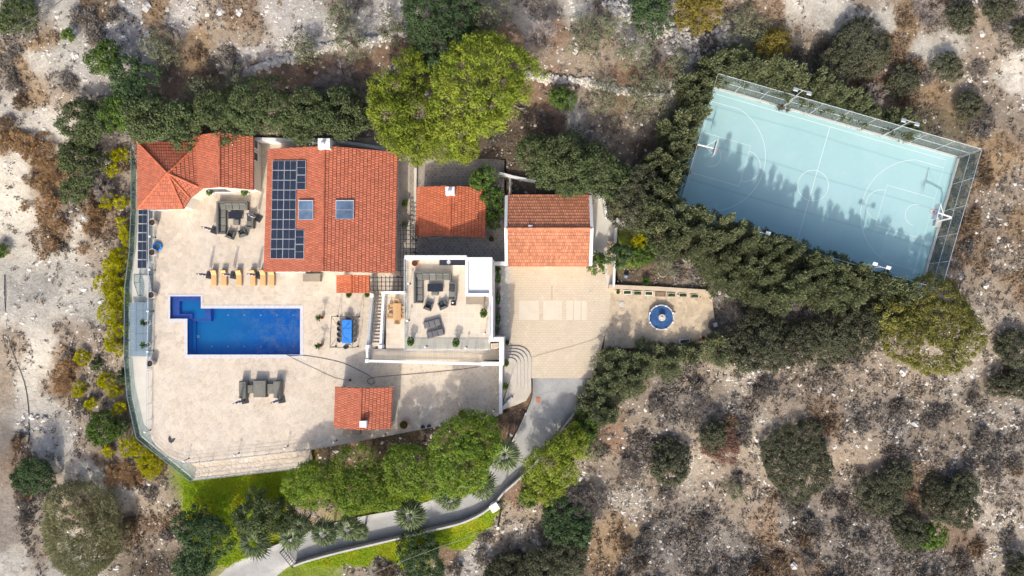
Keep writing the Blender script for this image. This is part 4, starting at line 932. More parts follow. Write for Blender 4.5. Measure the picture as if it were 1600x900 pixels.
def hoop(label, b_, s_):
    rz = math.atan2(U.y, U.x); t = thing('basketball_hoop', label, 'hoop', C(b_-s_*1.0, cv)); f = lambda u, v, z: C(b_+s_*u, cv+v, z)
    g = MB(); g.tube([f(-1.0, 0, 0), f(-1.0, 0, 2.6), f(-.7, 0, 3.05)], .1, 8); g.build('pole', M_wpaint, t)
    g = MB(); g.tube([f(-.75, 0, 3.0), f(1.12, 0, 3.3)], .085, 8); g.build('arm', M_wpaint, t)
    for w in (-.8, .8): g = MB(); g.tube([f(.2, 0, 3.15), f(1.12, w, 3.75)], .025, 5); g.build('brace', M_wpaint, t)
    g = MB(); g.obox(f(1.2, 0, 3.4), (.05, 1.8, 1.05), rz); bb = g.build('backboard', M_wpaint, t)
    g = MB()
    for (dv, dz, a, b) in ((0, .0, .6, .05), (0, .45, .6, .05)): g.obox(f(1.23, dv, 3.15+dz), (.012, a, b), rz)
    for dv in (-.28, .28): g.obox(f(1.23, dv, 3.375), (.012, .05, .4), rz)
    g.build('target_square', mat('red_paint', (.45, .05, .04), .5), bb)
    g = MB(); c0 = f(1.5, 0, 3.05); g.tube([c0+Vector((.23*math.cos(a), .23*math.sin(a), 0)) for a in [k*math.pi/8 for k in range(17)]], .02, 5); rg = g.build('ring', MATS['red_paint'], t)
    g = MB()
    for k in range(10): a = k*math.pi/5; g.tube([c0+Vector((.23*math.cos(a), .23*math.sin(a), 0)), c0+Vector((.13*math.cos(a+.4), .13*math.sin(a+.4), -.42))], .008, 3)
    g.build('net', M_wpaint, rg, kind='stuff')
    g = MB(); g.obox(f(1.33, 0, 3.05), (.2, .12, .05), rz); g.build('ring_mount', MATS['red_paint'], rg)
hoop('white basketball hoop at the court end under the cypress trees', 0, 1); hoop('white basketball hoop leaning in from the open fenced court end', LU, -1)
mb = MB(); q = C(LU+.95, cv+.2); mb.obox((q.x, q.y, ZCT+.25), (.7, 1.0, .5), math.atan2(U.y, U.x)); single(mb, 'hoop_ballast', M_curb, 'grey concrete ballast block at the foot of the open end hoop', 'block')

# ------------------------------------------------------------------ furniture
def proto(name, cat): return thing(name, None, cat, (0, 0, 0))
def armchair(label, p, rz, group=None):
    t = thing('armchair', label, 'armchair', (0, 0, 0), group); 
    mb = MB(); mb.box(-.42, .42, -.42, .42, .08, .3); mb.build('base', M_wick, t)
    mb = MB(); mb.box(-.44, .44, .30, .44, .3, .78); mb.build('backrest', M_wick, t)
    for s_ in (-1, 1): mb = MB(); mb.box(s_*.44, s_*.30, -.42, .298, .3, .6); mb.build('arm', M_wick, t)
    mb = MB(); mb.cushion((0, -.06, .37), (.58, .70, .15)); mb.build('seat_cushion', M_cush2, t); mb = MB(); mb.cushion((0, .24, .6), (.56, .13, .36)); mb.build('back_cushion', M_cush, t)
    for (x, y) in ((-.36, -.36), (.36, -.36), (-.36, .36), (.36, .36)): mb = MB(); mb.box(x-.03, x+.03, y-.03, y+.03, 0, .08); mb.build('leg', M_dark, t)
    return place(t, p, rz)
def corner_sofa(label, p, lx, ly, rz=0):   # corner at the upper left; arms run right (lx) and down (ly)
    t = thing('corner_sofa', label, 'sofa', (0, 0, 0)); d = .95
    mb = MB(); mb.prism([(0, 0), (lx, 0), (lx, -d), (d, -d), (d, -ly), (0, -ly)], .06, .3); mb.build('base', M_wick, t)
    mb = MB(); mb.prism([(0, 0), (lx, 0), (lx, -.2), (.2, -.2), (.2, -ly), (0, -ly)], .301, .72); mb.build('backrest', M_wick, t)
    for (a, b, c, e) in ((lx-.16, lx, -d, -.201), (.201, d, -ly, -ly+.16)): mb = MB(); mb.box(a, b, c, e, .301, .58); mb.build('arm', M_wick, t)
    n = max(2, round((lx-d-.16)/.85)); w = (lx-d-.16)/n
    for k in range(n): mb = MB(); mb.cushion((d+w*(k+.5), -.58, .38), (w-.03, .74, .17), a=random.random()); mb.build('seat_cushion', M_cush, t); mb = MB(); mb.cushion((d+w*(k+.5), -.27, .62), (w-.04, .16, .3), a=random.random()); mb.build('back_cushion', M_cush, t)
    mb = MB(); mb.cushion((.58, -.58, .38), (.74, .74, .17)); mb.build('seat_cushion', M_cush, t)
    n = max(2, round((ly-d-.16)/.85)); w = (ly-d-.16)/n
    for k in range(n): mb = MB(); mb.cushion((.58, -d-w*(k+.5), .38), (.74, w-.03, .17), a=random.random()); mb.build('seat_cushion', M_cush, t); mb = MB(); mb.cushion((.27, -d-w*(k+.5), .62), (.16, w-.04, .3), a=random.random()); mb.build('back_cushion', M_cush2, t)
    for (x, y) in ((.08, -.08), (lx-.08, -.08), (lx-.08, -d+.08), (.08, -ly+.08), (d-.08, -ly+.08)): mb = MB(); mb.box(x-.04, x+.04, y-.04, y+.04, 0, .06); mb.build('leg', M_dark, t)
    return place(t, p, rz)
def sofa(label, p, rz, L=1.75, name='sofa', cat='sofa'):
    t = thing(name, label, cat, (0, 0, 0)); d = .88
    mb = MB(); mb.box(-L/2, L/2, -d/2, d/2, .06, .3); mb.build('base', M_wick, t); mb = MB(); mb.box(-L/2, L/2, d/2-.18, d/2, .301, .75); mb.build('backrest', M_wick, t)
    for s_ in (-1, 1): mb = MB(); mb.box(s_*L/2, s_*(L/2-.14), -d/2, d/2-.181, .301, .6); mb.build('arm', M_wick, t)
    for k in (-1, 1): mb = MB(); mb.cushion((k*(L/4-.07), -.08, .38), (L/2-.17, .70, .16), a=random.random()); mb.build('seat_cushion', M_cush if k > 0 else M_cush2, t)
    for x in (-L/2+.1, L/2-.1):
        for y in (-d/2+.1, d/2-.1): mb = MB(); mb.box(x-.04, x+.04, y-.04, y+.04, 0, .06); mb.build('leg', M_dark, t)
    return place(t, p, rz)
def low_table(label, p, w, d, h, topm=M_blackg, rz=0, name='coffee_table'):
    t = thing(name, label, 'table', (0, 0, 0)); mb = MB(); mb.box(-w/2, w/2, -d/2, d/2, h-.05, h); mb.build('table_top', topm, t)
    mb = MB(); mb.box(-w/2+.06, w/2-.06, -d/2+.06, d/2-.06, h-.2, h-.051); mb.build('apron', M_wick, t)
    for x in (-w/2+.08, w/2-.08):
        for y in (-d/2+.08, d/2-.08): mb = MB(); mb.box(x-.04, x+.04, y-.04, y+.04, 0, h-.2); mb.build('leg', M_wick, t)
    return place(t, p, rz)
def stool(label, p, w, d, h=.4, rz=0):
    t = thing('footstool', label, 'stool', (0, 0, 0)); mb = MB(); mb.box(-w/2, w/2, -d/2, d/2, .05, h-.08); mb.build('base', M_wick, t); mb = MB(); mb.cushion((0, 0, h-.03), (w-.04, d-.04, .1)); mb.build('seat_cushion', M_cush, t)
    for x in (-w/2+.06, w/2-.06):
        for y in (-d/2+.06, d/2-.06): mb = MB(); mb.box(x-.03, x+.03, y-.03, y+.03, 0, .05); mb.build('leg', M_dark, t)
    return place(t, p, rz)
def parasol(label, p, rz, group=None, h=2.7):
    t = thing('folded_parasol', label, 'parasol', (0, 0, 0), group)
    for (sx_, sy_) in ((-.2, -.2), (.2, -.2), (-.2, .2), (.2, .2)): mb = MB(); mb.box(sx_-.19, sx_+.19, sy_-.19, sy_+.19, 0, .12); mb.build('base_slab', M_dark, t)
    mb = MB(); mb.tube([(0, 0, .1), (0, 0, h)], .045, 8); mb.build('pole', M_dark, t)
    mb = MB(); mb.tube([(0, 0, h-.15), (.25, 0, h+.1), (.3, 0, h-.1)], .04, 6); mb.build('arm', M_dark, t)
    mb = MB(); mb.lathe([(.04, .75), (.15, .85), (.17, 1.3), (.13, 2.0), (.07, h-.05), (.0, h)], 10, (.14, 0, 0)); mb.build('canopy', M_purple, t, smooth=True)
    for z in (1.1, 1.7): mb = MB(); mb.lathe([(.175, 0), (.18, .03), (.17, .06)], 10, (.14, 0, z)); mb.build('strap', M_wpaint, t)
    mb = MB(); mb.lathe([(.03, 0), (.06, .06), (0, .1)], 8, (0, 0, h)); mb.build('finial', M_wpaint, t)
    return place(t, p, rz)
# seating corner beside the pavilion
corner_sofa('grey wicker corner sofa beside the pool pavilion', P(339.5, 315, .5), 3.55, 3.75)
low_table('dark glass coffee table in the pavilion seating corner', P(367.5, 336, .4), 1.6, .85, .42)
stool('small grey footstool in front of the pavilion coffee table', P(369, 347, .3), .7, .65)
sofa('grey two seat sofa beside the main house wall in pavilion corner', P(391.5, 345, .4), R(-92))
armchair('grey armchair turned away from the sofa corner by the pavilion, beside the long sofa', P(360.5, 367, .4), R(160)); armchair('grey armchair by the pavilion opposite the footstool, nearer the main house', P(379, 364, .4), R(200))
parasol('folded parasol standing beside the pavilion corner sofa', P(335.5, 360), R(160)); parasol('folded parasol standing behind the pavilion two seat sofa', P(404, 341), R(150))
# loungers by the pool
def lounger():
    t = thing('sun_lounger', 'tan rattan sun lounger with raised head rest in the poolside row', 'sun lounger', (0, 0, 0), 'sun loungers in a row by the pool')
    mb = MB(); mb.box(-.34, .34, -.95, .95, .2, .28); mb.build('frame', M_tan, t)
    for (x, y) in ((-.3, -.85), (.3, -.85), (-.3, .85), (.3, .85)): mb = MB(); mb.box(x-.035, x+.035, y-.035, y+.035, 0, .2); mb.build('leg', M_tan, t)
    mb = MB(); mb.cushion((0, -.3, .33), (.64, 1.26, .10)); mb.build('mattress', M_tan, t)
    mb = MB(); mb.cushion((0, .58, .5), (.64, .68, .10), tx=R(32)); mb.build('backrest', M_tan, t)
    mb = MB(); mb.tube([(-.28, .82, .26), (-.28, .84, .62)], .02, 5); mb.tube([(.28, .82, .26), (.28, .84, .62)], .02, 5); mb.tube([(-.28, .84, .62), (.28, .84, .62)], .02, 5); mb.build('support', M_dark, t)
    return t
L0 = lounger()
for k, x in enumerate((425, 411.5, 395.5, 374, 350.5, 335)): place(L0 if k == 0 else copy_tree(L0), P(x, 434, .2), R(random.uniform(-2, 2)), label='%s tan rattan sun lounger from the main house in the poolside row' % ORD[k])
for k, x in enumerate((404, 365.5, 328)): parasol('%s folded parasol from the main house along the tan pool loungers' % ORD[k], P(x, 430.5), R(170), 'folded parasols between the loungers')
def chest(label, p, w, d, h, m_=M_cover, rz=0):
    t = thing('storage_chest', label, 'chest', (0, 0, 0)); mb = MB(); mb.box(-w/2, w/2, -d/2, d/2, 0, h-.08); mb.build('box', m_, t); mb = MB(); mb.box(-w/2-.03, w/2+.03, -d/2-.03, d/2+.03, h-.079, h); mb.build('lid', mat('taupe_lid', (.24, .20, .15), .7, .1, 3), t)
    for s_ in (-1, 1): mb = MB(); mb.box(s_*w*.3-.08, s_*w*.3+.08, -d/2-.05, -d/2-.031, h*.55, h*.6); mb.build('handle', M_dark, t)
    return place(t, p, rz)
chest('taupe storage chest against the main house front wall', P(487, 433.7, .7), 1.95, .85, .75)
chest('taupe storage chest on the roof terrace under the stair house', P(742, 469, 5.3), 1.9, .85, .75).location.z = ZU
chest('taupe storage chest tucked under the barbecue hut eave', P(549.5, 673.5, .7), 1.9, .75, .75)
for o in [o for o in COL.objects if o.name.startswith('storage_chest') and o.parent is None]:
    if o.location.z < 2: o.location.z = 0
for o in [o for o in COL.objects if o.parent is None and o.name.split('.')[0] in ('corner_sofa', 'coffee_table', 'footstool', 'sofa', 'armchair', 'sun_lounger')]: o.location.z = 0
# roof terrace furniture
cs = corner_sofa('grey wicker corner sofa on the roof terrace', P(646.5, 424, ZU+.6), 4.1, 3.5)
ct = low_table('black coffee table in the middle of the roof terrace sofas', P(680, 449.5, ZU+.4), 1.7, .85, .42)
fs_ = stool('small grey footstool against the roof terrace coffee table', P(679.5, 458.3, ZU+.3), .75, .45)
s2 = sofa('grey two seat sofa with a dark cushion on the roof terrace', P(707.5, 455, ZU+.4), R(-92), 1.9)
a1 = armchair('grey armchair on the roof terrace nearest the long arm of the corner sofa', P(669.5, 478.5, ZU+.4), R(160)); a2 = armchair('grey armchair on the roof terrace nearest the two seat sofa', P(691.5, 477, ZU+.4), R(205))
stb = low_table('small dark side table with a white vase on the roof terrace', P(708.5, 473.5, ZU+.4), .55, .55, .45, name='side_table')
for o in (cs, ct, fs_, s2, a1, a2, stb): o.location.z = ZU
vz = P(707.5, 472.5, ZU+.5); mb = MB(); mb.lathe([(.06, 0), (.13, .1), (.1, .22), (.05, .3), (.07, .34)], 12, (vz.x, vz.y, ZU+.45)); single(mb, 'vase', M_pot_w, 'white vase on the dark side table of the roof terrace', 'vase', smooth=True)
def daybed(label, p, rz):
    t = thing('daybed', label, 'daybed', (0, 0, 0)); mb = MB(); mb.box(-.95, .95, -.38, .38, .1, .3); mb.build('base', M_wick, t)
    for k in (-1, 0, 1): mb = MB(); mb.cushion((k*.62, 0, .36), (.6, .72, .13), a=random.random()); mb.build('cushion', M_cush2 if k == 2 else mat('mid_cushion', (.13, .13, .135), .9, .1, 6, lv=.1), t)
    for (x, y) in ((-.85, -.3), (.85, -.3), (-.85, .3), (.85, .3)): mb = MB(); mb.box(x-.04, x+.04, y-.04, y+.04, 0, .1); mb.build('leg', M_dark, t)
    q = place(t, p, rz); q.location.z = ZU; return q
daybed('grey cushioned daybed on the roof terrace beside the armchairs', P(675, 505.5, ZU+.4), R(14)); daybed('grey cushioned daybed on the roof terrace near the glass railing pots', P(680, 521, ZU+.4), R(14))
low_table('little grey square table between the two roof terrace daybeds', P(687.5, 511.5, ZU+.3), .45, .5, .36, M_cush2, R(14), 'side_table').location.z = ZU
kc = thing('kitchen_counter', 'dark outdoor kitchen counter with round steel sink on the roof terrace', 'counter', P(707, 409.5, ZU))
mb = MB(); mb.box(*rect(687, 406, 727, 414, ZU+.9), ZU, ZU+.86); mb.build('cabinet', M_white, kc); mb = MB(); mb.box(*rect(686.5, 405, 727.3, 414.5, ZU+.9), ZU+.861, ZU+.9); mb.build('worktop', M_blackg, kc)
c = P(701, 409.5, ZU+.9); mb = MB(); mb.lathe([(.2, .0), (.22, .03), (.2, .035), (.16, .01), (0, .005)], 18, c); mb.build('sink', M_steel, kc); mb = MB(); mb.tube([c+Vector((0, .24, 0)), c+Vector((0, .24, .25)), c+Vector((0, .1, .28))], .02, 6); mb.build('tap', M_steel, kc)
# wooden dining set on the side terrace
def chair_wood(label, p, rz, group):
    t = thing('wooden_chair', label, 'chair', (0, 0, 0), group); mb = MB(); mb.box(-.25, .25, -.25, .25, .42, .47); mb.build('seat', M_wood, t)
    for k in range(5): mb = MB(); mb.box(-.2+.09*k, -.14+.09*k, .22, .25, .475, .88); mb.build('back_slat', M_wood, t)
    mb = MB(); mb.box(-.26, .26, .21, .26, .885, .95); mb.build('top_rail', M_wood, t)
    for s_ in (-1, 1): mb = MB(); mb.box(s_*.25, s_*.31, -.25, .25, .62, .66); mb.build('arm', M_wood, t)
    for (x, y) in ((-.22, -.22), (.22, -.22), (-.22, .22), (.22, .22)): mb = MB(); mb.box(x-.03, x+.03, y-.03, y+.03, 0, .42); mb.build('leg', M_wood, t)
    q = place(t, p, rz); q.location.z = ZC; return q
tw_ = thing('wooden_table', 'slatted teak dining table on the side terrace above the stair', 'table', (0, 0, 0)); 
for k in range(9): mb = MB(); mb.box(-.45+.1*k+.004, -.35+.1*k-.004, -.95, .95, .71, .75, random.random()); mb.build('slat', M_wood, tw_)
mb = MB(); mb.box(-.4, .4, -.85, .85, .62, .709); mb.build('frame', M_wood, tw_)
for (x, y) in ((-.36, -.8), (.36, -.8), (-.36, .8), (.36, .8)): mb = MB(); mb.box(x-.04, x+.04, y-.04, y+.04, 0, .62); mb.build('leg', M_wood, tw_)
place(tw_, P(620.5, 487, ZC+.75)).location.z = ZC
for (x, y, a, l) in ((619, 471, 5, 'teak armchair at the table end facing the pergola'), (620, 503, 175, 'teak armchair at the table end facing the walkway balustrade'), (610.5, 480, 92, 'teak armchair on the stair side of the table near the parapet'), (609, 494, 85, 'teak armchair on the stair side of the table near the walkway'), (629, 483, -90, 'teak armchair on the glass side of the table near the parapet'), (629, 494, -90, 'teak armchair on the glass side of the table near the walkway')):
    chair_wood(l, P(x, y, ZC+.6), R(a), 'teak chairs round the side terrace table')
# covered dining table with wicker chairs under a bare gazebo frame
dt = thing('dining_table', 'long dining table wrapped in a bright blue tarpaulin cover', 'table', (0, 0, 0))
mb = MB(); mb.cushion((0, 0, .6), (1.15, 2.75, .3), b=.04); mb.build('tarpaulin', M_bluecov, dt)
g = MB(); r = random.Random(4)
for k in range(13):
    x0, y0 = r.uniform(-.5, .1), r.uniform(-1.3, 1.3); g.tube([(x0, y0, .765), (x0+r.uniform(.2, .5), y0+r.uniform(-.5, .5), .765)], .018, 4)
g.build('fold', M_bluecov, dt)
for (x, y) in ((-.45, -1.25), (.45, -1.25), (-.45, 1.25), (.45, 1.25)): mb = MB(); mb.box(x-.04, x+.04, y-.04, y+.04, 0, .46); mb.build('leg', M_dark, dt)
place(dt, P(542, 518, .7)).location.z = 0
def wicker_chair(p, rz):
    t = thing('wicker_chair', 'dark round backed wicker chair tucked under the blue covered table', 'chair', (0, 0, 0), 'wicker chairs round the blue covered table')
    mb = MB(); mb.lathe([(.2, .3), (.27, .42), (.27, .45), (0, .46)], 14); mb.build('seat', M_wick, t)
    mb = MB(); n = 12
    for (r0_, r1_, z0, z1) in ((.27, .31, .44, .8),):
        vs_ = []; 
        for k in range(n+1):
            a = R(0)+R(180)*k/n; zz = z1-.12*abs(math.cos(a))
            for (rr, z) in ((r0_, z0), (r0_+.03, zz), (r1_+.03, zz), (r1_, z0)): vs_.append((rr*math.cos(a), rr*math.sin(a), z))
        mb.add(vs_, [(4*k+i, 4*k+(i+1) % 4, 4*k+4+(i+1) % 4, 4*k+4+i) for k in range(n) for i in range(4)]+[(0, 1, 2, 3), (4*n+3, 4*n+2, 4*n+1, 4*n)])
    mb.build('backrest', M_wick, t)
    for (x, y) in ((-.16, -.16), (.16, -.16), (-.16, .16), (.16, .16)): mb = MB(); mb.tube([(x*1.15, y*1.15, 0), (x, y, .32)], .02, 5); mb.build('leg', M_dark, t)
    q = place(t, p, rz); q.location.z = 0; return q
for k in range(4):
    for (x, a) in ((531.5, 90), (553, -90)): wicker_chair(P(x, 505+8.6*k, .5), R(a))
wicker_chair(P(544, 496.5, .5), 0); wicker_chair(P(541, 541, .5), R(180))
gz_ = thing('gazebo_frame', 'bare black gazebo frame without a roof around the blue covered table', 'gazebo', P(543, 518))
B4 = [P(527.5, 494), P(561, 495), P(559.5, 541.5), P(525, 541)]; T4 = [b+Vector((0, 0, 2.45)) for b in B4]; ap = (T4[0]+T4[2])/2+Vector((0, 0, .5))
for b, t_ in zip(B4, T4):
    g = MB(); g.tube([b, t_], .04, 6); g.build('leg', M_dark, gz_); g = MB(); g.box(b.x-.1, b.x+.1, b.y-.1, b.y+.1, 0, .03); g.build('foot', M_dark, gz_)
    g = MB(); g.tube([t_, ap], .02, 5); g.build('roof_strut', M_dark, gz_)
for k in range(4): g = MB(); g.tube([T4[k], T4[(k+1) % 4]], .03, 6); g.build('top_rail', M_dark, gz_)
# covered furniture on the lower deck
def covered(label, px, py, w, d, h, rz=0):
    t = thing('furniture_cover', label, 'cover', (0, 0, 0)); mb = MB(); mb.cushion((0, 0, h/2), (w, d, h), b=.09); o = mb.build('cover_cloth', M_cover, t)
    g = MB(); n = max(2, int(d/.16))
    for k in range(n): y = -d/2+.08+k*(d-.16)/(n-1); g.tube([(-w/2+.1, y, h+.005), (w/2-.1, y+random.uniform(-.03, .03), h+.012)], .014, 4)
    g.build('fold', M_cover, o); g = MB(); g.box(-w/2-.01, w/2+.01, -d/2-.01, d/2+.01, .05, .12); g.build('hem', M_cover, o)
    q = place(t, P(px, py, h/2), rz); q.location.z = 0
covered('large grey furniture cover over a table on the lower deck', 407.3, 607, 1.45, 2.0, .85)
covered('low grey cover joining the table cover on the side facing the lawn path corner', 392, 607.5, .78, 1.0, .55); covered('low grey cover joining the table cover on the side facing the barbecue hut', 424, 607, .78, 1.2, .55)
covered('tall narrow grey cover at the end towards the glass railing', 381, 608.5, .8, 2.0, 1.0); covered('tall narrow grey cover at the end towards the barbecue hut', 434.7, 608, .8, 2.0, 1.0)
parasol('folded parasol below the covered furniture on the glass railing side', P(383, 625.5), R(190)); parasol('folded parasol below the covered furniture on the barbecue hut side', P(440, 624.5), R(190))

# ------------------------------------------------------------------ leaf geometry
L_pine = leaf_mat('pine_needles', (.055, .085, .012), (.21, .25, .035), (.26, .24, .04), .35)
L_spine = leaf_mat('stone_pine_needles', (.036, .066, .012), (.175, .245, .04), (.24, .26, .035), .35)
L_omust = leaf_mat('olive_mustard_leaves', (.055, .058, .016), (.20, .195, .055), (.23, .19, .06), .3)
L_carob = leaf_mat('carob_leaves', (.028, .042, .018), (.10, .125, .055), (.13, .12, .07), .3)
L_green = leaf_mat('green_leaves', (.03, .055, .014), (.10, .15, .035))
L_dkgreen = leaf_mat('dark_leaves', (.022, .04, .018), (.075, .11, .05))
L_olive = leaf_mat('olive_leaves', (.055, .062, .036), (.18, .19, .115), (.20, .18, .12), .3)
L_cyp = leaf_mat('cypress_sprays', (.045, .058, .030), (.19, .21, .11), (.23, .22, .10), .35)
L_rust = leaf_mat('rust_scrub', (.13, .08, .04), (.34, .225, .12), None, 0, .15)
L_scrub = leaf_mat('lentisk_leaves', (.03, .033, .02), (.10, .105, .065), (.11, .10, .075), .4)
L_must = leaf_mat('mustard_leaves', (.07, .06, .015), (.24, .19, .045))
L_tam = leaf_mat('tamarisk_leaves', (.065, .068, .035), (.24, .235, .13), (.20, .18, .10), .5)
L_yel = leaf_mat('broom_leaves', (.17, .16, .01), (.50, .41, .012), (.20, .21, .02), .2)
L_dead = leaf_mat('dead_twigs', (.12, .10, .09), (.33, .29, .27), None, 0, .1)
L_dry = leaf_mat('dry_scrub', (.075, .068, .062), (.22, .20, .175), (.17, .13, .095), .6, .1)
L_brown = leaf_mat('brown_scrub', (.085, .06, .04), (.25, .18, .115), (.17, .14, .11), .5, .15)
L_red = leaf_mat('red_brown_leaves', (.07, .04, .032), (.19, .11, .08))
L_palm = leaf_mat('palm_fronds', (.055, .08, .03), (.30, .34, .20))
L_grass = leaf_mat('lawn_grass', (.10, .16, .01), (.24, .31, .02), (.46, .39, .02), .5, .2)
L_pot = leaf_mat('potted_leaves', (.025, .055, .012), (.09, .16, .03))
def leaf_mesh(name, pos, nrm, along, ln, wd, val):
    """numpy arrays -> one mesh of small four sided leaves"""
    n = len(pos); along = along-nrm*(along*nrm).sum(1, keepdims=True); along /= np.linalg.norm(along, axis=1, keepdims=True)+1e-9
    side = np.cross(nrm, along); l = ln[:, None]; w = wd[:, None]
    v = np.stack([pos-along*l*.5, pos+side*w*.5+along*l*.05, pos+along*l*.5, pos-side*w*.5+along*l*.05], 1).reshape(-1, 3).astype(np.float32)
    me = bpy.data.meshes.new(name); me.vertices.add(4*n); me.vertices.foreach_set('co', v.ravel()); me.loops.add(4*n); me.loops.foreach_set('vertex_index', np.arange(4*n, dtype=np.int32))
    me.polygons.add(n); me.polygons.foreach_set('loop_start', np.arange(0, 4*n, 4, dtype=np.int32)); me.polygons.foreach_set('loop_total', np.full(n, 4, np.int32))
    at = me.attributes.new('lv', 'FLOAT', 'POINT'); at.data.foreach_set('value', np.repeat(np.clip(val, 0, 1), 4).astype(np.float32)); me.update(); return me
def unit(v): return v/(np.linalg.norm(v, axis=1, keepdims=True)+1e-9)
ST = {  # clump radius, clumps per m2 of hull, leaves per clump, leaf length, leaf width, height ratio, hull fill, spray style, openness
 'pine':   dict(cr=.62, cd=.95, lp=85, ll=.30, lw=.10, hr=.70, inner=.45, m=L_pine, up=.5, ragged=.34),
 'spine':  dict(cr=.50, cd=1.5, lp=75, ll=.22, lw=.11, hr=.85, inner=.72, m=L_spine, up=.4, ragged=.24),
 'carob':  dict(cr=.55, cd=1.3, lp=75, ll=.24, lw=.13, hr=.75, inner=.6, m=L_carob, up=.2, ragged=.28),
 'green':  dict(cr=.50, cd=1.5, lp=75, ll=.24, lw=.13, hr=.8, inner=.65, m=L_green, up=.3, ragged=.25),
 'dark':   dict(cr=.50, cd=1.4, lp=75, ll=.24, lw=.13, hr=.8, inner=.6, m=L_dkgreen, up=.3, ragged=.28),
 'olive':  dict(cr=.55, cd=.75, lp=55, ll=.24, lw=.09, hr=.75, inner=.4, m=L_olive, up=.3, ragged=.4),
 'cyp':    dict(cr=.50, cd=1.2, lp=70, ll=.36, lw=.11, hr=1.1, inner=.45, m=L_cyp, up=.9, ragged=.35),
 'scrub':  dict(cr=.45, cd=1.8, lp=80, ll=.20, lw=.12, hr=.6, inner=.7, m=L_scrub, up=.3, ragged=.24),
 'must':   dict(cr=.50, cd=1.4, lp=75, ll=.22, lw=.12, hr=.75, inner=.6, m=L_must, up=.3, ragged=.22),
 'omust':  dict(cr=.50, cd=1.4, lp=75, ll=.22, lw=.12, hr=.75, inner=.6, m=L_omust, up=.3, ragged=.26),
 'tam':    dict(cr=.55, cd=1.7, lp=85, ll=.36, lw=.07, hr=.6, inner=.6, m=L_tam, up=.6, ragged=.26),
 'yel':    dict(cr=.32, cd=2.6, lp=60, ll=.20, lw=.08, hr=.8, inner=.6, m=L_yel, up=.7, ragged=.3),
 'dead':   dict(cr=.50, cd=1.0, lp=70, ll=.50, lw=.03, hr=.6, inner=.4, m=L_dead, up=.7, ragged=.3),
 'dry':    dict(cr=.34, cd=2.4, lp=55, ll=.24, lw=.05, hr=.55, inner=.5, m=L_dry, up=.7, ragged=.35),
 'brown':  dict(cr=.36, cd=2.2, lp=60, ll=.30, lw=.05, hr=.5, inner=.5, m=L_brown, up=.8, ragged=.35),
 'rust':   dict(cr=.36, cd=2.2, lp=60, ll=.30, lw=.05, hr=.5, inner=.5, m=L_rust, up=.8, ragged=.35),
 'red':    dict(cr=.45, cd=1.5, lp=70, ll=.20, lw=.11, hr=.55, inner=.6, m=L_red, up=.3, ragged=.25),
 'pot':    dict(cr=.16, cd=9.0, lp=34, ll=.14, lw=.08, hr=.95, inner=.5, m=L_pot, up=.3, ragged=.2),
}
PROTO = {}
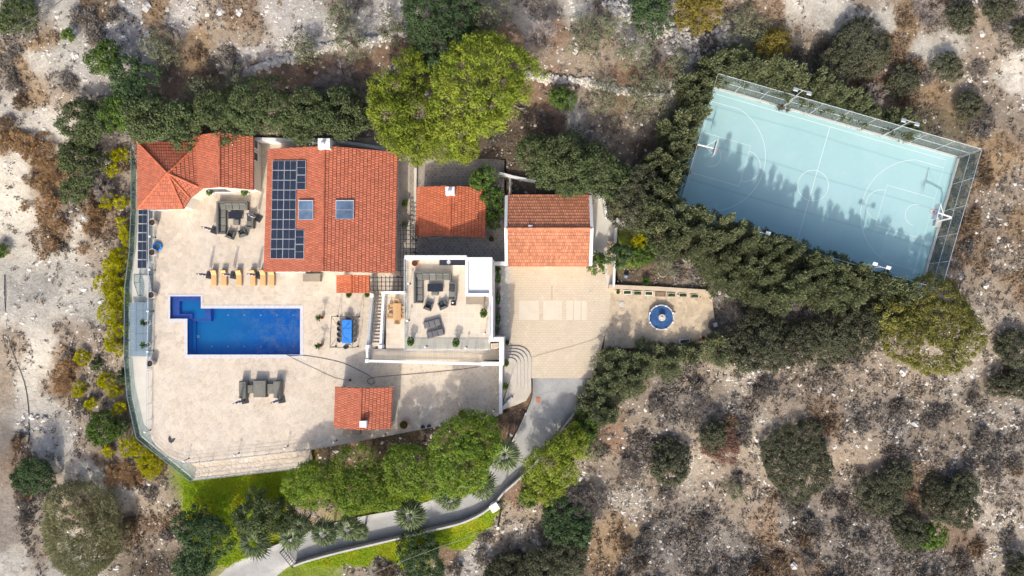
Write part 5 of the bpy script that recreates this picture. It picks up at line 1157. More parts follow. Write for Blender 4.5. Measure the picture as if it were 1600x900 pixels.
def crown_proto(style, r0, seed):
    key = (style, r0, seed)
    if key in PROTO: return PROTO[key]
    s = ST[style]; g = np.random.default_rng(abs(hash((style, int(r0*100), seed))) % 2**31 if False else (sum(map(ord, style))*97+int(r0*100)*13+seed)); hr = s['hr']
    cr = s['cr']*min(1.0, .45+r0*.22); area_ = 2*math.pi*r0*r0*(.55+.45*hr); nc = max(8, int(area_*s['cd']*(s['cr']/cr)**1.3)); ni = int(nc*.45)
    # clump centres, evenly spread over a lumpy dome plus a skirt
    nc = int(nc*1.45); kk = np.arange(nc)+.5; zz_ = 1-1.3*kk/nc; ph_ = kk*2.399963; rxy = np.sqrt(np.clip(1-zz_**2, 0, 1))
    d = unit(np.stack([rxy*np.cos(ph_), rxy*np.sin(ph_), zz_], 1)+g.normal(size=(nc, 3))*.5/np.sqrt(nc)*1.4)
    lump = np.zeros(nc); 
    for k in range(16):
        ax = unit(g.normal(size=(1, 3))*np.array([1, 1, .7]))[0]; lump += 1.25*s['ragged']*g.uniform(.4, 1)*np.clip((d@ax-.72)/.28, 0, 1)*(1 if k % 2 else -1.0)
    rad = (r0-cr*.6)*np.clip(.92+lump, .5, 1.22)*g.uniform(s['inner']+.25, 1.0, nc)**.4
    c = d*rad[:, None]*np.array([1, 1, hr]); c = c[g.random(nc) > .5*s['ragged']*(1.2 if r0 > 2 else .6)]; ci = unit(g.normal(size=(ni, 3)))*(g.random(ni)**.4*r0*.72)[:, None]*np.array([1, 1, hr]); c = np.concatenate([c, ci]); nc = len(c)
    c[:, 2] += .15*r0*hr
    if style == 'cyp':
        for k in range(7):
            a = g.uniform(0, 6.28); rr_ = r0*g.uniform(.1, .75); zz = np.linspace(.5, g.uniform(1.25, 1.75), 9)*r0*hr
            c = np.concatenate([c, np.stack([np.full(9, rr_*np.cos(a)), np.full(9, rr_*np.sin(a)), zz], 1)+g.normal(size=(9, 3))*.08])
        nc = len(c)
    crs = cr*g.uniform(.65, 1.25, nc); cv_ = np.clip(g.normal(.5, .2, nc), .05, .95)
    lp = max(12, int(s['lp']*(cr/s['cr'])**1.2)); n = nc*lp; ci_ = np.repeat(np.arange(nc), lp)
    ld = unit(g.normal(size=(n, 3))); ld[:, 2] = np.abs(ld[:, 2])*.9-.25; ld = unit(ld); rr = g.random(n)**.45
    pos = c[ci_]+ld*(crs[ci_]*rr)[:, None]*np.array([1, 1, .8])
    nr = unit(ld*.8+g.normal(size=(n, 3))*.55+np.array([0, 0, .35])); outw = unit(c[ci_]*np.array([1, 1, .4])+1e-3)
    al = unit(outw*.6+np.array([0, 0, s['up']])+g.normal(size=(n, 3))*.5+ld*.5)
    if style in ('cyp', 'dead', 'dry', 'brown', 'rust', 'tam', 'yel'): nr = unit(np.cross(al, unit(g.normal(size=(n, 3)))))
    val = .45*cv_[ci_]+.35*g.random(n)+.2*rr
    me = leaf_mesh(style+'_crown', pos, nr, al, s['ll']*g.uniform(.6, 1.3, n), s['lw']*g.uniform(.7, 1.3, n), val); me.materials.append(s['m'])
    PROTO[key] = me; return me
TR = {}
def trunk_proto(seed, spread_):
    key = (seed, spread_)
    if key in TR: return TR[key]
    r = random.Random(seed); mb = MB(); b = Vector((r.uniform(-.1, .1), r.uniform(-.1, .1), .55))   # unit tree: height 1 to the crown centre, radius 1
    mb.tube([(0, 0, -.12), (b.x*.5, b.y*.5, .25), b], [.075, .06, .05], 8)
    for k in range(7):
        a = k*2*math.pi/7+r.uniform(-.3, .3); l = spread_*r.uniform(.55, .85); e = Vector((b.x+l*math.cos(a), b.y+l*math.sin(a), r.uniform(.9, 1.2))); m_ = (b+e)/2+Vector((r.uniform(-.06, .06), r.uniform(-.06, .06), .06))
        mb.tube([b, m_, e], [.04, .026, .01], 6)
        for j in range(2): q = m_.lerp(e, .3+.3*j); mb.tube([q, q+Vector((r.uniform(-.25, .25), r.uniform(-.25, .25), r.uniform(.05, .25)))], [.016, .006], 5)
    me = mb.mesh('trunk', smooth=True); me.materials.append(M_bark2 if seed % 2 else M_bark); TR[key] = me; return me
SIZES = [.5, .8, 1.2, 1.8, 2.6, 3.5, 4.6, 6.2]
tcount = [0]
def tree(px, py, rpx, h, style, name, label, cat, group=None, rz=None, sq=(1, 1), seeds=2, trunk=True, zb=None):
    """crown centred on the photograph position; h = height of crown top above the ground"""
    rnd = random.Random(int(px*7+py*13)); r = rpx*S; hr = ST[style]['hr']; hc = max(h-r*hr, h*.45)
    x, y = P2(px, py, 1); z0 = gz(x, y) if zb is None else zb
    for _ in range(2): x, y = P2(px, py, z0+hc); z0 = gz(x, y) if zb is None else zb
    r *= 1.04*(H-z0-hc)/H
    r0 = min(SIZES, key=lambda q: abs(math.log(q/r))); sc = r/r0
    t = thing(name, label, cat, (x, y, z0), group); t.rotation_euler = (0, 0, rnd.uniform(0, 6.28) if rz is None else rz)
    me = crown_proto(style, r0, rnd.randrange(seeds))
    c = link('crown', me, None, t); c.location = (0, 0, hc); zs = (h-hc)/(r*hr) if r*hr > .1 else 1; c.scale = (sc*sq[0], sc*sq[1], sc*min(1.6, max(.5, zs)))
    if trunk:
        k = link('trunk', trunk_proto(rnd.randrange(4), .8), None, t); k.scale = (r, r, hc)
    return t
TREES = []
def T(style, name, cat, label, pts, group=None, **kw):
    for k_, q in enumerate(pts):
        if '#' in label: TREES.append(tree(q[0], q[1], q[2], q[3], style, name, label.replace('#', ORD[k_]), cat, group, **kw)); continue
        TREES.append(tree(q[0], q[1], q[2], q[3], style, name, label, cat, group, **({**kw, **(q[4] if len(q) > 4 else {})})))
# pines behind the houses
T('pine', 'pine_tree', 'pine', 'largest bright green pine overhanging the courtyard cottage', [(762, 140, 92, 11)])
T('pine', 'pine_tree', 'pine', 'yellow green pine beside the main house chimney end', [(622, 180, 56, 9)])
T('pine', 'pine_tree', 'pine', 'yellow green pine reaching over the main house roof corner', [(660, 235, 46, 8)])
T('pine', 'pine_tree', 'pine', 'low pine boughs between the largest pine and the cottage roof', [(722, 240, 44, 7.5)])
T('pine', 'pine_tree', 'pine', 'pine filling the gap between the slim pine and chimney end pine', [(605, 145, 34, 8)])
T('pine', 'pine_tree', 'pine', 'slim pine between the rubble wall and the largest pine', [(645, 115, 32, 7)])
# stone pines by the drive
for q, l in (((722, 718, 55, 9), 'brightest stone pine beside the fan palms at the drive bend'), ((742, 680, 38, 7), 'darker stone pine at the deck corner by the terracotta pot'), ((645, 733, 50, 8.5), 'stone pine in the middle of the drive row'), ((600, 768, 36, 6), 'low stone pine close to the drive edge'),
             ((556, 752, 50, 8.5), 'broad stone pine near the yellow lawn'), ((492, 756, 40, 7.5), 'dark green stone pine at the end of the lawn')):
    T('spine', 'stone_pine', 'pine', l, [q])
# hedge of carobs behind the pavilion and house
T('carob', 'carob_tree', 'tree', '# grey green carob from the pavilion corner in the hedge behind the roofs', [(240, 192, 40, 5.5), (292, 190, 40, 5.5), (345, 178, 42, 6), (392, 172, 42, 6), (438, 172, 42, 6), (486, 176, 42, 6), (532, 182, 40, 6), (570, 200, 36, 5.5)], 'carob hedge behind the roofs')
T('carob', 'carob_tree', 'tree', '# low carob from the boundary fence at the foot of the roof side hedge', [(200, 205, 28, 4.5), (270, 205, 26, 5), (320, 205, 28, 5), (465, 195, 28, 5), (548, 205, 30, 5)], 'low carobs at the hedge foot')
T('green', 'carob_tree', 'tree', 'fresh green carob tree at the top of the hedge corner', [(172, 96, 27, 4)]); T('dark', 'carob_tree', 'tree', 'almost black carob tree beside the fresh green one', [(214, 130, 36, 5)]); T('green', 'carob_tree', 'tree', 'light green tree above the pavilion corner', [(195, 180, 32, 5)])
T('carob', 'carob_tree', 'tree', 'tall carob bush on the chalk slope, upper half', [(137, 192, 36, 4.5)]); T('carob', 'carob_tree', 'tree', 'tall carob bush on the chalk slope, lower half', [(128, 250, 38, 4.5)]); T('carob', 'carob_tree', 'tree', 'small carob bush at the foot of the chalk slope pair', [(118, 300, 22, 3)])
T('olive', 'olive_tree', 'olive', 'thin olive tree on the ochre slope above the hedge', [(252, 82, 32, 4), (312, 140, 28, 4), (365, 130, 24, 3.5)], 'olives on the ochre slope')
T('olive', 'olive_tree', 'olive', 'olive tree straddling the long white dry stone wall', [(478, 85, 28, 4), (548, 64, 34, 4.5), (612, 50, 26, 4), (535, 25, 26, 3.5)], 'olives on the rubble slope')
T('dark', 'evergreen_oak', 'tree', 'big dark evergreen oak above the yellow green pines', [(690, 40, 62, 8)]); T('dark', 'evergreen_oak', 'tree', 'small dark evergreen below the big oak', [(668, 95, 26, 5)]); T('olive', 'olive_tree', 'olive', 'grey olive tree beside the big dark oak', [(762, 25, 34, 5), (745, 60, 26, 4)], 'olives beside the oak')
T('olive', 'olive_tree', 'olive', '# sparse olive on the red terrace by the stone wall, from widest to narrowest', [(1006, 152, 38, 4.5), (915, 62, 36, 4.5), (988, 85, 34, 4.5), (944, 155, 30, 4), (950, 40, 26, 3.5), (1058, 100, 24, 4), (1020, 120, 22, 3.5)], 'olives on the red terrace')
T('green', 'olive_tree', 'olive', 'small round green tree just below the pale dry stone wall', [(876, 155, 21, 3)]); T('dead', 'bare_tree', 'bare tree', 'bare pinkish tree beside the largest pine', [(848, 55, 26, 4)])
T('dark', 'cypress_tree', 'cypress', 'round very dark cypress on the tumbled stones', [(1014, 18, 36, 5)]); T('must', 'mustard_tree', 'tree', 'round mustard coloured tree beside the dark cypress', [(1087, 18, 37, 5)])
T('carob', 'olive_tree', 'olive', '# grey green olive tree of those crowding the garage back wall, broadest first', [(880, 252, 48, 6), (925, 262, 38, 5.5), (960, 290, 35, 5), (838, 238, 33, 5), (895, 285, 30, 4.5), (850, 272, 26, 4)], 'olives behind the garage')
T('scrub', 'olive_tree', 'olive', 'grey bushy tree between garage lane and the court hedge', [(985, 320, 36, 5), (1005, 285, 30, 5)], 'bushes by the garage lane')
T('green', 'laurel_bush', 'bush', 'glossy green bush against the cottage wall', [(770, 305, 17, 3.4), (771, 330, 17, 3.0), (752, 282, 22, 3.8), (769, 345, 13, 2.6)], 'glossy bushes beside the cottage', seeds=1, zb=-.05)
# court hedge
g_ = 'court hedge above the plaza'
T('cyp', 'hedge_cypress', 'cypress', '# feathery cypress from the garage lane in the row against the court fence', [(1048, 338, 30, 6.0), (1082, 352, 32, 6.4), (1118, 362, 30, 6.2), (1150, 374, 30, 5.8), (1185, 388, 30, 5.3), (1220, 400, 30, 5.0), (1255, 412, 30, 5.0), (1290, 424, 30, 4.8), (1325, 438, 30, 5.0), (1360, 450, 28, 5.0), (1395, 462, 26, 4.6)], g_)
T('cyp', 'hedge_cypress', 'cypress', '# feathery cypress from the garden bed in the second row of the plaza hedge', [(1070, 385, 34, 5.2), (1110, 400, 34, 5), (1150, 412, 34, 5), (1190, 425, 34, 4.8), (1232, 440, 34, 4.6), (1275, 452, 34, 4.5), (1315, 462, 32, 4.2)], g_)
T('cyp', 'hedge_cypress', 'cypress', '# feathery cypress from the fire pit in the outer row of the plaza hedge', [(1130, 435, 30, 4.2), (1175, 452, 30, 4.2), (1215, 462, 30, 4.2)], g_)
T('cyp', 'hedge_cypress', 'cypress', 'feathery cypress filling the hedge corner above the bright garden clumps', [(1035, 370, 28, 4.5)])
g_ = 'court hedge behind the shaded end'
T('cyp', 'hedge_cypress', 'cypress', '# feathery cypress from the hillside corner behind the shaded court end', [(1098, 122, 26, 4.5), (1088, 152, 26, 4.5), (1078, 180, 27, 4.5), (1066, 208, 27, 4.5), (1056, 236, 27, 4.5), (1046, 264, 27, 4.5), (1034, 292, 28, 4.5), (1022, 318, 28, 4.5)], g_)
T('cyp', 'hedge_cypress', 'cypress', '# small outer cypress from the stone wall end behind the shaded court end', [(1070, 140, 18, 3.5), (1044, 210, 22, 4), (1022, 262, 24, 4)], g_)
g_ = 'court hedge behind the hillside fence'
T('cyp', 'hedge_cypress', 'cypress', '# feathery cypress from the shaded corner behind the hillside court fence', [(1128, 104, 26, 4), (1160, 116, 26, 4), (1192, 124, 26, 4), (1225, 132, 26, 4), (1258, 144, 26, 4), (1290, 156, 24, 4), (1322, 166, 22, 3.5), (1352, 180, 18, 3), (1390, 190, 18, 3), (1420, 205, 16, 3)], g_)
T('cyp', 'hedge_cypress', 'cypress', 'small extra cypress outside the hillside court hedge', [(1150, 95, 22, 3.5)])
T('scrub', 'scrub_oak', 'bush', 'wide dark green thicket above the hillside court fence', [(1340, 78, 46, 4)]); T('scrub', 'scrub_oak', 'bush', 'dark thicket joining the wide one above the court fence', [(1300, 105, 32, 3.5)]); T('must', 'mustard_tree', 'tree', 'yellow green bush between the hedge and dark thicket', [(1206, 82, 32, 4)]); T('olive', 'olive_tree', 'olive', 'thin grey tree above the yellow green bush', [(1165, 42, 36, 4)])
T('dead', 'bare_bush', 'bush', 'round lilac grey bare bush at the hillside court fence', [(1362, 155, 22, 2.2)]); T('dead', 'bare_bush', 'bush', 'round grey bare bush at the top of the dry hillside', [(1443, 10, 24, 2.2)])
T('scrub', 'scrub_oak', 'bush', 'grey green scrub bush on the dry hillside path side', [(1480, 105, 22, 2), (1510, 165, 22, 1.8), (1550, 20, 24, 2), (1590, 60, 22, 2), (1410, 130, 24, 2), (1500, 30, 22, 1.8)], 'scrub on the dry hillside')
# plaza hedge and drive side
T('cyp', 'hedge_tree', 'tree', '# dark green hedge tree from the drive wall below the sandy plaza', [(925, 630, 26, 2.8), (945, 640, 24, 2.8), (950, 600, 30, 3), (965, 568, 34, 3.2), (985, 590, 28, 2.8), (1005, 560, 30, 2.8), (1042, 564, 28, 2.4), (1075, 552, 18, 2), (1122, 545, 30, 2.6)], 'hedge trees below the plaza')
T('scrub', 'hedge_tree', 'tree', '# olive grey thicket tree from the fire pit towards the mustard pine', [(1160, 545, 38, 4), (1180, 510, 30, 3.5), (1200, 538, 40, 4), (1245, 535, 40, 4), (1290, 530, 40, 4), (1335, 515, 38, 4), (1365, 500, 30, 4)], 'thicket beyond the plaza')
T('omust', 'mustard_pine', 'pine', 'broad mustard green pine beyond the court corner', [(1452, 512, 72, 7)]); T('omust', 'mustard_pine', 'pine', 'smaller mustard green pine hugging the broad one', [(1395, 500, 38, 5)])
T('pine', 'pine_tree', 'pine', 'yellow green pine beside the curved drive wall', [(868, 722, 44, 6)]); T('pine', 'pine_tree', 'pine', 'lower yellow green pine beside the curved drive wall', [(850, 755, 32, 5)]); T('pine', 'pine_tree', 'pine', 'slim yellow green pine between drive wall and red soil', [(892, 690, 32, 5)]); T('green', 'hedge_tree', 'tree', 'green bush between drive wall and plaza hedge', [(915, 668, 26, 3), (826, 775, 17, 2)], 'green bushes by the drive wall')
T('olive', 'bush', 'bush', 'grey green bush behind the drive side pines', [(920, 705, 22, 2.5)])
# slope below
T('scrub', 'lentisk_bush', 'bush', 'large round dark lentisk bush alone on the stony slope', [(1240, 722, 58, 3.5)]); T('scrub', 'lentisk_bush', 'bush', 'medium dark lentisk bush beside the red rimmed bush', [(1047, 720, 37, 2.8)]); T('scrub', 'lentisk_bush', 'bush', 'dark lentisk bush growing out of a red brown rim', [(1112, 680, 22, 2.6)]); T('red', 'withered_bush', 'bush', 'red brown withered bush half hidden under a dark lentisk', [(1123, 692, 32, 1.7)])
T('scrub', 'lentisk_bush', 'bush', '# dark lentisk of the large thicket on the stony slope, from widest to narrowest', [(1480, 785, 42, 3), (1378, 770, 36, 2.5), (1420, 830, 32, 2.5), (1500, 760, 28, 2.5), (1400, 745, 24, 2)], 'lentisk thicket on the stony slope'); T('green', 'lentisk_bush', 'bush', 'bright olive bush inside the lentisk thicket', [(1446, 838, 26, 2.4)])
T('scrub', 'lentisk_bush', 'bush', 'dark lentisk bush at the pale bare patch', [(1578, 545, 32, 2.5), (1590, 600, 22, 2), (1560, 600, 20, 2), (1590, 890, 24, 2)], 'lentisk near the bare patch')
T('olive', 'bush', 'bush', 'small olive coloured bush on the stony slope path', [(1148, 768, 20, 1.6)])
T('dark', 'evergreen_bush', 'bush', 'dark evergreen bush below the utility pole', [(660, 868, 38, 3.5)]); T('dark', 'evergreen_bush', 'bush', 'dark evergreen bush at the end of the rubble strip', [(880, 810, 36, 3), (905, 830, 26, 2.5)], 'evergreens on the rubble strip'); T('scrub', 'evergreen_bush', 'bush', 'blackish thicket along the lower rubble edge', [(800, 888, 34, 3), (850, 880, 36, 3), (890, 870, 30, 2.8), (780, 900, 26, 2.5)], 'blackish thicket below the rubble')
T('tam', 'tamarisk_tree', 'tree', 'huge feathery grey green tamarisk on the chalk slope', [(147, 832, 74, 6)]); T('dark', 'cypress_tree', 'cypress', 'dark green bush beside the chalk gully wire', [(58, 742, 28, 3), (40, 748, 18, 2.5)], 'dark bushes by the gully wire'); T('green', 'evergreen_bush', 'bush', 'dark green bush between yellow broom below the fence', [(165, 668, 28, 3)])
T('dark', 'conifer_tree', 'conifer', 'dark green conifer at the lawn corner above the gate', [(318, 830, 44, 6)]); T('dark', 'conifer_tree', 'conifer', 'dark green conifer at the lower edge above the road end', [(308, 882, 34, 5)]); T('carob', 'conifer_tree', 'conifer', 'grey green tree in the middle of the lawn bottom', [(398, 805, 38, 5)]); T('carob', 'conifer_tree', 'conifer', 'small grey green tree between lawn and fan palms', [(440, 808, 28, 4.5)])
T('carob', 'evergreen_bush', 'bush', 'dark bush in the upper corner of the chalk slope', [(38, 20, 30, 2.5), (15, 40, 18, 2)], 'dark bushes in the slope corner'); T('green', 'evergreen_bush', 'bush', 'tiny round dark bush on the ochre scrub', [(108, 55, 11, 1.2)]); T('green', 'evergreen_bush', 'bush', 'dark bush cut off at the chalk gully', [(2, 392, 12, 1.4)])
T('dead', 'bare_bush', 'bush', 'grey bare bush among the ochre grass of the upper slope', [(370, 115, 24, 2), (535, 120, 24, 2.2), (505, 135, 18, 2), (170, 220, 16, 1.6), (165, 300, 18, 1.6), (190, 200, 14, 1.4)], 'grey bare bushes on the upper slope')
T('dead', 'bare_bush', 'bush', 'purplish bare bush behind the plaza stones', [(1230, 470, 26, 2), (1265, 478, 24, 2), (1205, 480, 20, 1.8), (1300, 482, 20, 1.8)], 'purplish bushes behind the plaza')
T('dry', 'dry_bush', 'bush', 'grey dry bush above the plaza hedge rubble', [(1085, 650, 26, 1.4), (985, 735, 20, 1.4), (905, 790, 28, 1.6), (930, 780, 22, 1.4)], 'grey dry bushes by the rubble')
# yellow broom along the boundary fence
T('yel', 'broom_bush', 'bush', '# yellow broom bush along the boundary fence counting from the pavilion', [(186, 243, 15, 1.6), (178, 266, 12, 1.4), (170, 315, 14, 1.5), (192, 318, 12, 1.5), (192, 350, 11, 1.4), (198, 370, 13, 1.6), (188, 400, 17, 2), (182, 420, 20, 2), (174, 445, 22, 2), (186, 465, 20, 2), (178, 490, 20, 2), (188, 515, 16, 1.8), (180, 540, 16, 1.8), (165, 595, 15, 1.4), (180, 612, 12, 1.2), (188, 637, 13, 1.4), (170, 705, 10, 1), (205, 698, 18, 1.5), (228, 712, 16, 1.5), (240, 728, 20, 1.6)], 'broom along the boundary fence')
T('yel', 'broom_bush', 'bush', 'small yellow broom bush loose on the chalk slope', [(130, 558, 14, 1.3), (124, 610, 13, 1.2), (144, 630, 11, 1.1)], 'broom loose on the slope')
T('carob', 'bush', 'bush', 'grey green bush among the broom', [(152, 570, 11, 1.1), (195, 590, 12, 1.2), (190, 665, 14, 1.5)], 'bushes among the broom')
T('rust', 'brown_bush', 'bush', 'rust brown dry bush on the chalk slope', [(60, 235, 26, 1.4), (85, 268, 24, 1.4), (35, 225, 22, 1.2), (80, 318, 18, 1.3), (92, 350, 16, 1.2), (85, 385, 15, 1.2), (40, 322, 9, .9), (150, 335, 16, 1.2), (70, 290, 16, 1.1), (68, 340, 12, 1), (140, 355, 12, 1), (100, 590, 20, 1.3), (110, 570, 16, 1.1), (92, 605, 14, 1.1), (205, 738, 22, 1.2), (180, 742, 18, 1.1), (10, 225, 18, 1), (130, 390, 9, .8), (65, 400, 8, .8)], 'rust brown bushes on the chalk slope')
# garden bed
T('yel', 'garden_bush', 'bush', 'yellow green garden bush beside the tan steps', [(1000, 378, 16, 2)]); T('green', 'banana_clump', 'bush', 'bright green leafy clump in the garden bed', [(1010, 395, 22, 2), (995, 400, 15, 1.8)], 'leafy clumps in the bed'); T('dark', 'garden_bush', 'bush', 'dark green bush by the slim white wall', [(970, 398, 20, 2.6)]); T('olive', 'garden_bush', 'bush', 'grey olive bush in the garden bed', [(1038, 410, 22, 2.2)]); T('green', 'garden_bush', 'bush', 'small tree leaning over the driveway from the garage corner', [(934, 410, 17, 3)])
T('cyp', 'garden_bush', 'bush', 'feathery bush over the grey ramp beside the garage lane', [(1005, 350, 26, 3)])

# palms
def frond_fan(mb, c, d, L, w, r, nb=9):
    d = Vector(d).normalized(); up = Vector((0, 0, 1)); s_ = d.cross(up).normalized(); n_ = s_.cross(d).normalized()
    for k in range(nb):
        a = (k/(nb-1)-.5)*R(150); e = d*math.cos(a)+s_*math.sin(a); t = Vector(c)+e*L*(1-.25*abs(k/(nb-1)-.5))-Vector((0, 0, L*.35*r.uniform(.5, 1))); b = Vector(c)
        m_ = b.lerp(t, .5)+n_*L*.14; q = e.cross(n_).normalized()*w; v_ = r.random()
        mb.add([b, m_-q, m_+q, t], [(0, 1, 3), (0, 3, 2)], v_)
def palm_proto(seed):
    r = random.Random(seed); fr = MB()
    for k in range(26):
        a = k*2.399; el = R(70-75*(k/26)); st = Vector((math.cos(a)*math.cos(el), math.sin(a)*math.cos(el), math.sin(el))); L = r.uniform(.75, 1.1); b = st*.8
        fr.tube([(0, 0, -.05), b*.5, b], .018, 4, .4); frond_fan(fr, b, (st.x, st.y, st.z*.4), L*1.1, .075, r)
    me = fr.mesh('fronds'); me.materials.append(L_palm); tr_ = MB(); pts = [(.12*math.sin(i*.5), 0, i/6) for i in range(7)]; tr_.tube([(x-pts[-1][0], y, z) for x, y, z in pts], [.19, .15, .14, .13, .13, .15, .2], 9)
    tm = tr_.mesh('trunk', smooth=True); tm.materials.append(M_bark); return me, tm
PP = [palm_proto(s_) for s_ in (1, 2)]
def palm(px, py, s_, h, label, group):
    x, y = P2(px, py, 1); z0 = gz(x, y)
    for _ in range(2): x, y = P2(px, py, z0+h); z0 = gz(x, y)
    t = thing('fan_palm', label, 'palm', (x, y, z0), group); me, tm = PP[int(px) % 2]; c = link('fronds', me, None, t); c.location = (0, 0, h); c.scale = (s_,)*3; c.rotation_euler = (0, 0, px)
    k = link('trunk', tm, None, t); k.scale = (1, 1, h+.1); k.location = (0, 0, -.1)
for k, (x, y, s_, h) in enumerate(((400, 846, 1.3, 4), (456, 838, 1.05, 3.8), (470, 820, .9, 3.5), (508, 832, 1.1, 3.6), (545, 824, 1.0, 3.5), (562, 830, .75, 3), (642, 803, 1.25, 3.6), (690, 772, .8, 3.2), (704, 778, 1.0, 3.4), (752, 756, 1.15, 3.4), (788, 710, 1.25, 3.4))):
    palm(x, y, s_, h, '%s pale fan palm from the gate along the inner edge of the drive' % ORD[k], 'fan palms along the drive')

# ------------------------------------------------------------------ pots, lamps and small things
def rosette(mb, c, n, L, w, seed, lift=.55):
    r = random.Random(seed)
    for k in range(n):
        a = k*2.399+r.uniform(-.2, .2); el = R(r.uniform(15, 75)); d = Vector((math.cos(a)*math.cos(el), math.sin(a)*math.cos(el), math.sin(el))); s_ = Vector((-math.sin(a), math.cos(a), 0))*w
        b = Vector(c); m_ = b+d*L*.55; t = b+d*L-Vector((0, 0, L*.25)); mb.add([b-s_*.4, b+s_*.4, m_+s_, t, m_-s_], [(0, 1, 2, 3, 4)], r.random())
def pot(label, p, r0, h, m_, plant='none', pr=.4, ph=.5, shape='round', name='plant_pot', group=None, seed=1):
    t = thing(name, label, 'plant pot', (0, 0, 0), group)
    mb = MB(); mb.lathe([(r0*.7, 0), (r0*.95, h*.5), (r0, h), (r0*.88, h), (r0*.84, h-.1)], 22); mb.build('pot', m_, t, smooth=False)
    mb = MB(); mb.lathe([(r0*.86, h-.1), (0, h-.08)], 22); mb.build('soil', M_soil, t)
    if plant == 'bush':
        c = link('foliage', crown_proto('pot', .5, seed % 2), None, t); c.scale = (pr/.5,)*3; c.location = (0, 0, h+pr*.5)
        mb = MB(); mb.tube([(0, 0, h-.12), (0, 0, h+pr*.6)], .03, 5); mb.build('stem', M_bark, t)
    elif plant == 'spiky':
        mb = MB(); rosette(mb, (0, 0, h+ph), 44, pr, .035, seed); mb.build('foliage', L_pot, t); mb = MB(); mb.tube([(0, 0, h-.12), (0, 0, h+ph+.02)], [.06, .05], 6); mb.build('stem', M_bark, t)
    return place(t, p)
for (x, y, l) in ((242, 350, 'empty grey planter on the deck edge nearest the pavilion'), (242, 396, 'empty grey planter beside the blue swim ring'), (240.5, 462, 'empty grey planter level with the spa corner'), (238.5, 568, 'empty grey planter on the deck edge past the glass canopy')): pot(l, P(x+2, y-1), .42, .95, M_pot)
mb = MB(); c = P(246, 385.5, .15); mb.tube([c+Vector((.42*math.cos(a), .42*math.sin(a), 0)) for a in [k*math.pi/12 for k in range(25)]], .14, 10); single(mb, 'swim_ring', mat('ring_blue', (.03, .22, .58), .35, .1, 4), 'bright blue inflatable swim ring leaning by a grey planter', 'swim ring', smooth=True)
for (x, y, l) in ((230, 504, 'white pot with dark spiky palm beside the glass canopy, spa side'), (230, 538.5, 'white pot with dark spiky palm beside the glass canopy, planter side')): pot(l, P(x+3, y), .3, .6, M_pot_w, 'spiky', .62, .75, seed=int(y)).location.z = -.29
for (x, y, l) in ((504.5, 496, 'potted yucca by the pool end, level with the gazebo top rail'), (503.5, 539, 'potted yucca by the pool end, level with the gazebo foot')): pot(l, P(x, y), .2, .5, M_pot_t, 'spiky', .6, .95, seed=int(y))
for (x, y, l) in ((547.5, 461, 'clipped green bush in a pot at the porch post near the pool'), (576, 460.5, 'clipped green bush in a pot at the porch post near the stair')): pot(l, P(x, y), .2, .5, M_pot_t, 'bush', .38)
for (x, y, l) in ((333, 301, 'leafy potted shrub under the pavilion eave, hipped bay side'), (387, 302, 'leafy potted shrub under the pavilion eave, main house side')): pot(l, P(x, y), .28, .55, M_pot_w, 'bush', .5)
pot('big terracotta pot with soil beside the barbecue hut', P(632.5, 662.5), .5, .7, M_pot_t, 'bush', .3); pot('big terracotta pot with a bush at the shaded deck corner', P(723, 645), .45, .7, M_pot_t, 'bush', .35)
pot('round brown pot in the shaded courtyard by the garage', P(768, 374), .33, .5, M_pot_t, 'bush', .2)
for (x, y, l, pl) in ((648, 411, 'large brown pot in the roof terrace corner by the kitchen counter', 'none'), (642.5, 534, 'round clipped bush on the roof terrace at the side terrace corner', 'bush'), (713, 535.5, 'leafy shrub in a pot on the roof terrace along the front glass', 'bush'), (756, 490, 'loose green shrub on the roof terrace below the storage chest', 'bush')):
    o = pot(l, P(x, y, ZU+.6), .36 if pl == 'none' else .24, .6, M_pot_t if pl == 'none' else M_pot, pl, .5); o.location.z = ZU
for k, (x, y) in enumerate(((632, 320), (632, 354))): pot('dark round potted bush against the main house driveway side wall', P(x+2, y), .22, .45, M_pot_t, 'bush', .42, group='potted bushes on the house wall')
pot('small green bush in a white pot at the top of curved steps', P(793, 535), .3, .45, M_pot_w, 'bush', .32)
for (x, y, l) in ((789, 567, 'grey green potted plant on the curved steps near the walkway corner'), (788, 603, 'grey green potted plant on the curved steps near the angled wall')): pot(l, P(x+2, y, .65), .22, .45, M_pot_t, 'bush', .42).location.z = .645
pot('small pot plant at the end of garden wall', P(965, 457), .25, .4, M_pot_w, 'bush', .25).location.z = -.04
# planting bed along the white block
bed = MB(); bed.box(*rect(772.5, 415, 797, 532, 0), -1, .02); bd = bed.build('planting_bed', mat('bed_paving', (.33, .32, .29), .9, .15, 1.5, bmp=.3), kind='structure')
mb = MB(); x0, x1, y0, y1 = rect(779, 415, 797, 532, 0); crazy(mb, [[(x0, y0), (x1, y0), (x1, y1), (x0, y1)]], .45, .045, .045, .03, 21); mb.build('paving_stone', mat('bed_stone', (.47, .46, .41), .9, .12, 1.2, lv=.14, bmp=.3), bd, kind='stuff')
for (x, y, r_, l) in ((778, 421, .45, 'spiky green plant at the garage end of the narrow bed'),): pot(l, P(x, y), .2, .2, M_pot, 'spiky', .6, .2)
for k, y in enumerate((435, 467, 498)): tree(778.5, y, 7, .9, 'pot', 'hedge_ball', 'clipped dark green shrub in the narrow bed by the white block', 'shrub', 'clipped shrubs in the narrow bed', sq=(.6, 1.4), rz=0, trunk=False, zb=.04)
for k, y in enumerate((452, 483)): tree(778, y, 5, .5, 'dead', 'bedding_plant', 'thin pale bedding plant in the narrow bed by the white block', 'plant', 'bedding plants in the narrow bed', trunk=False, zb=.04)
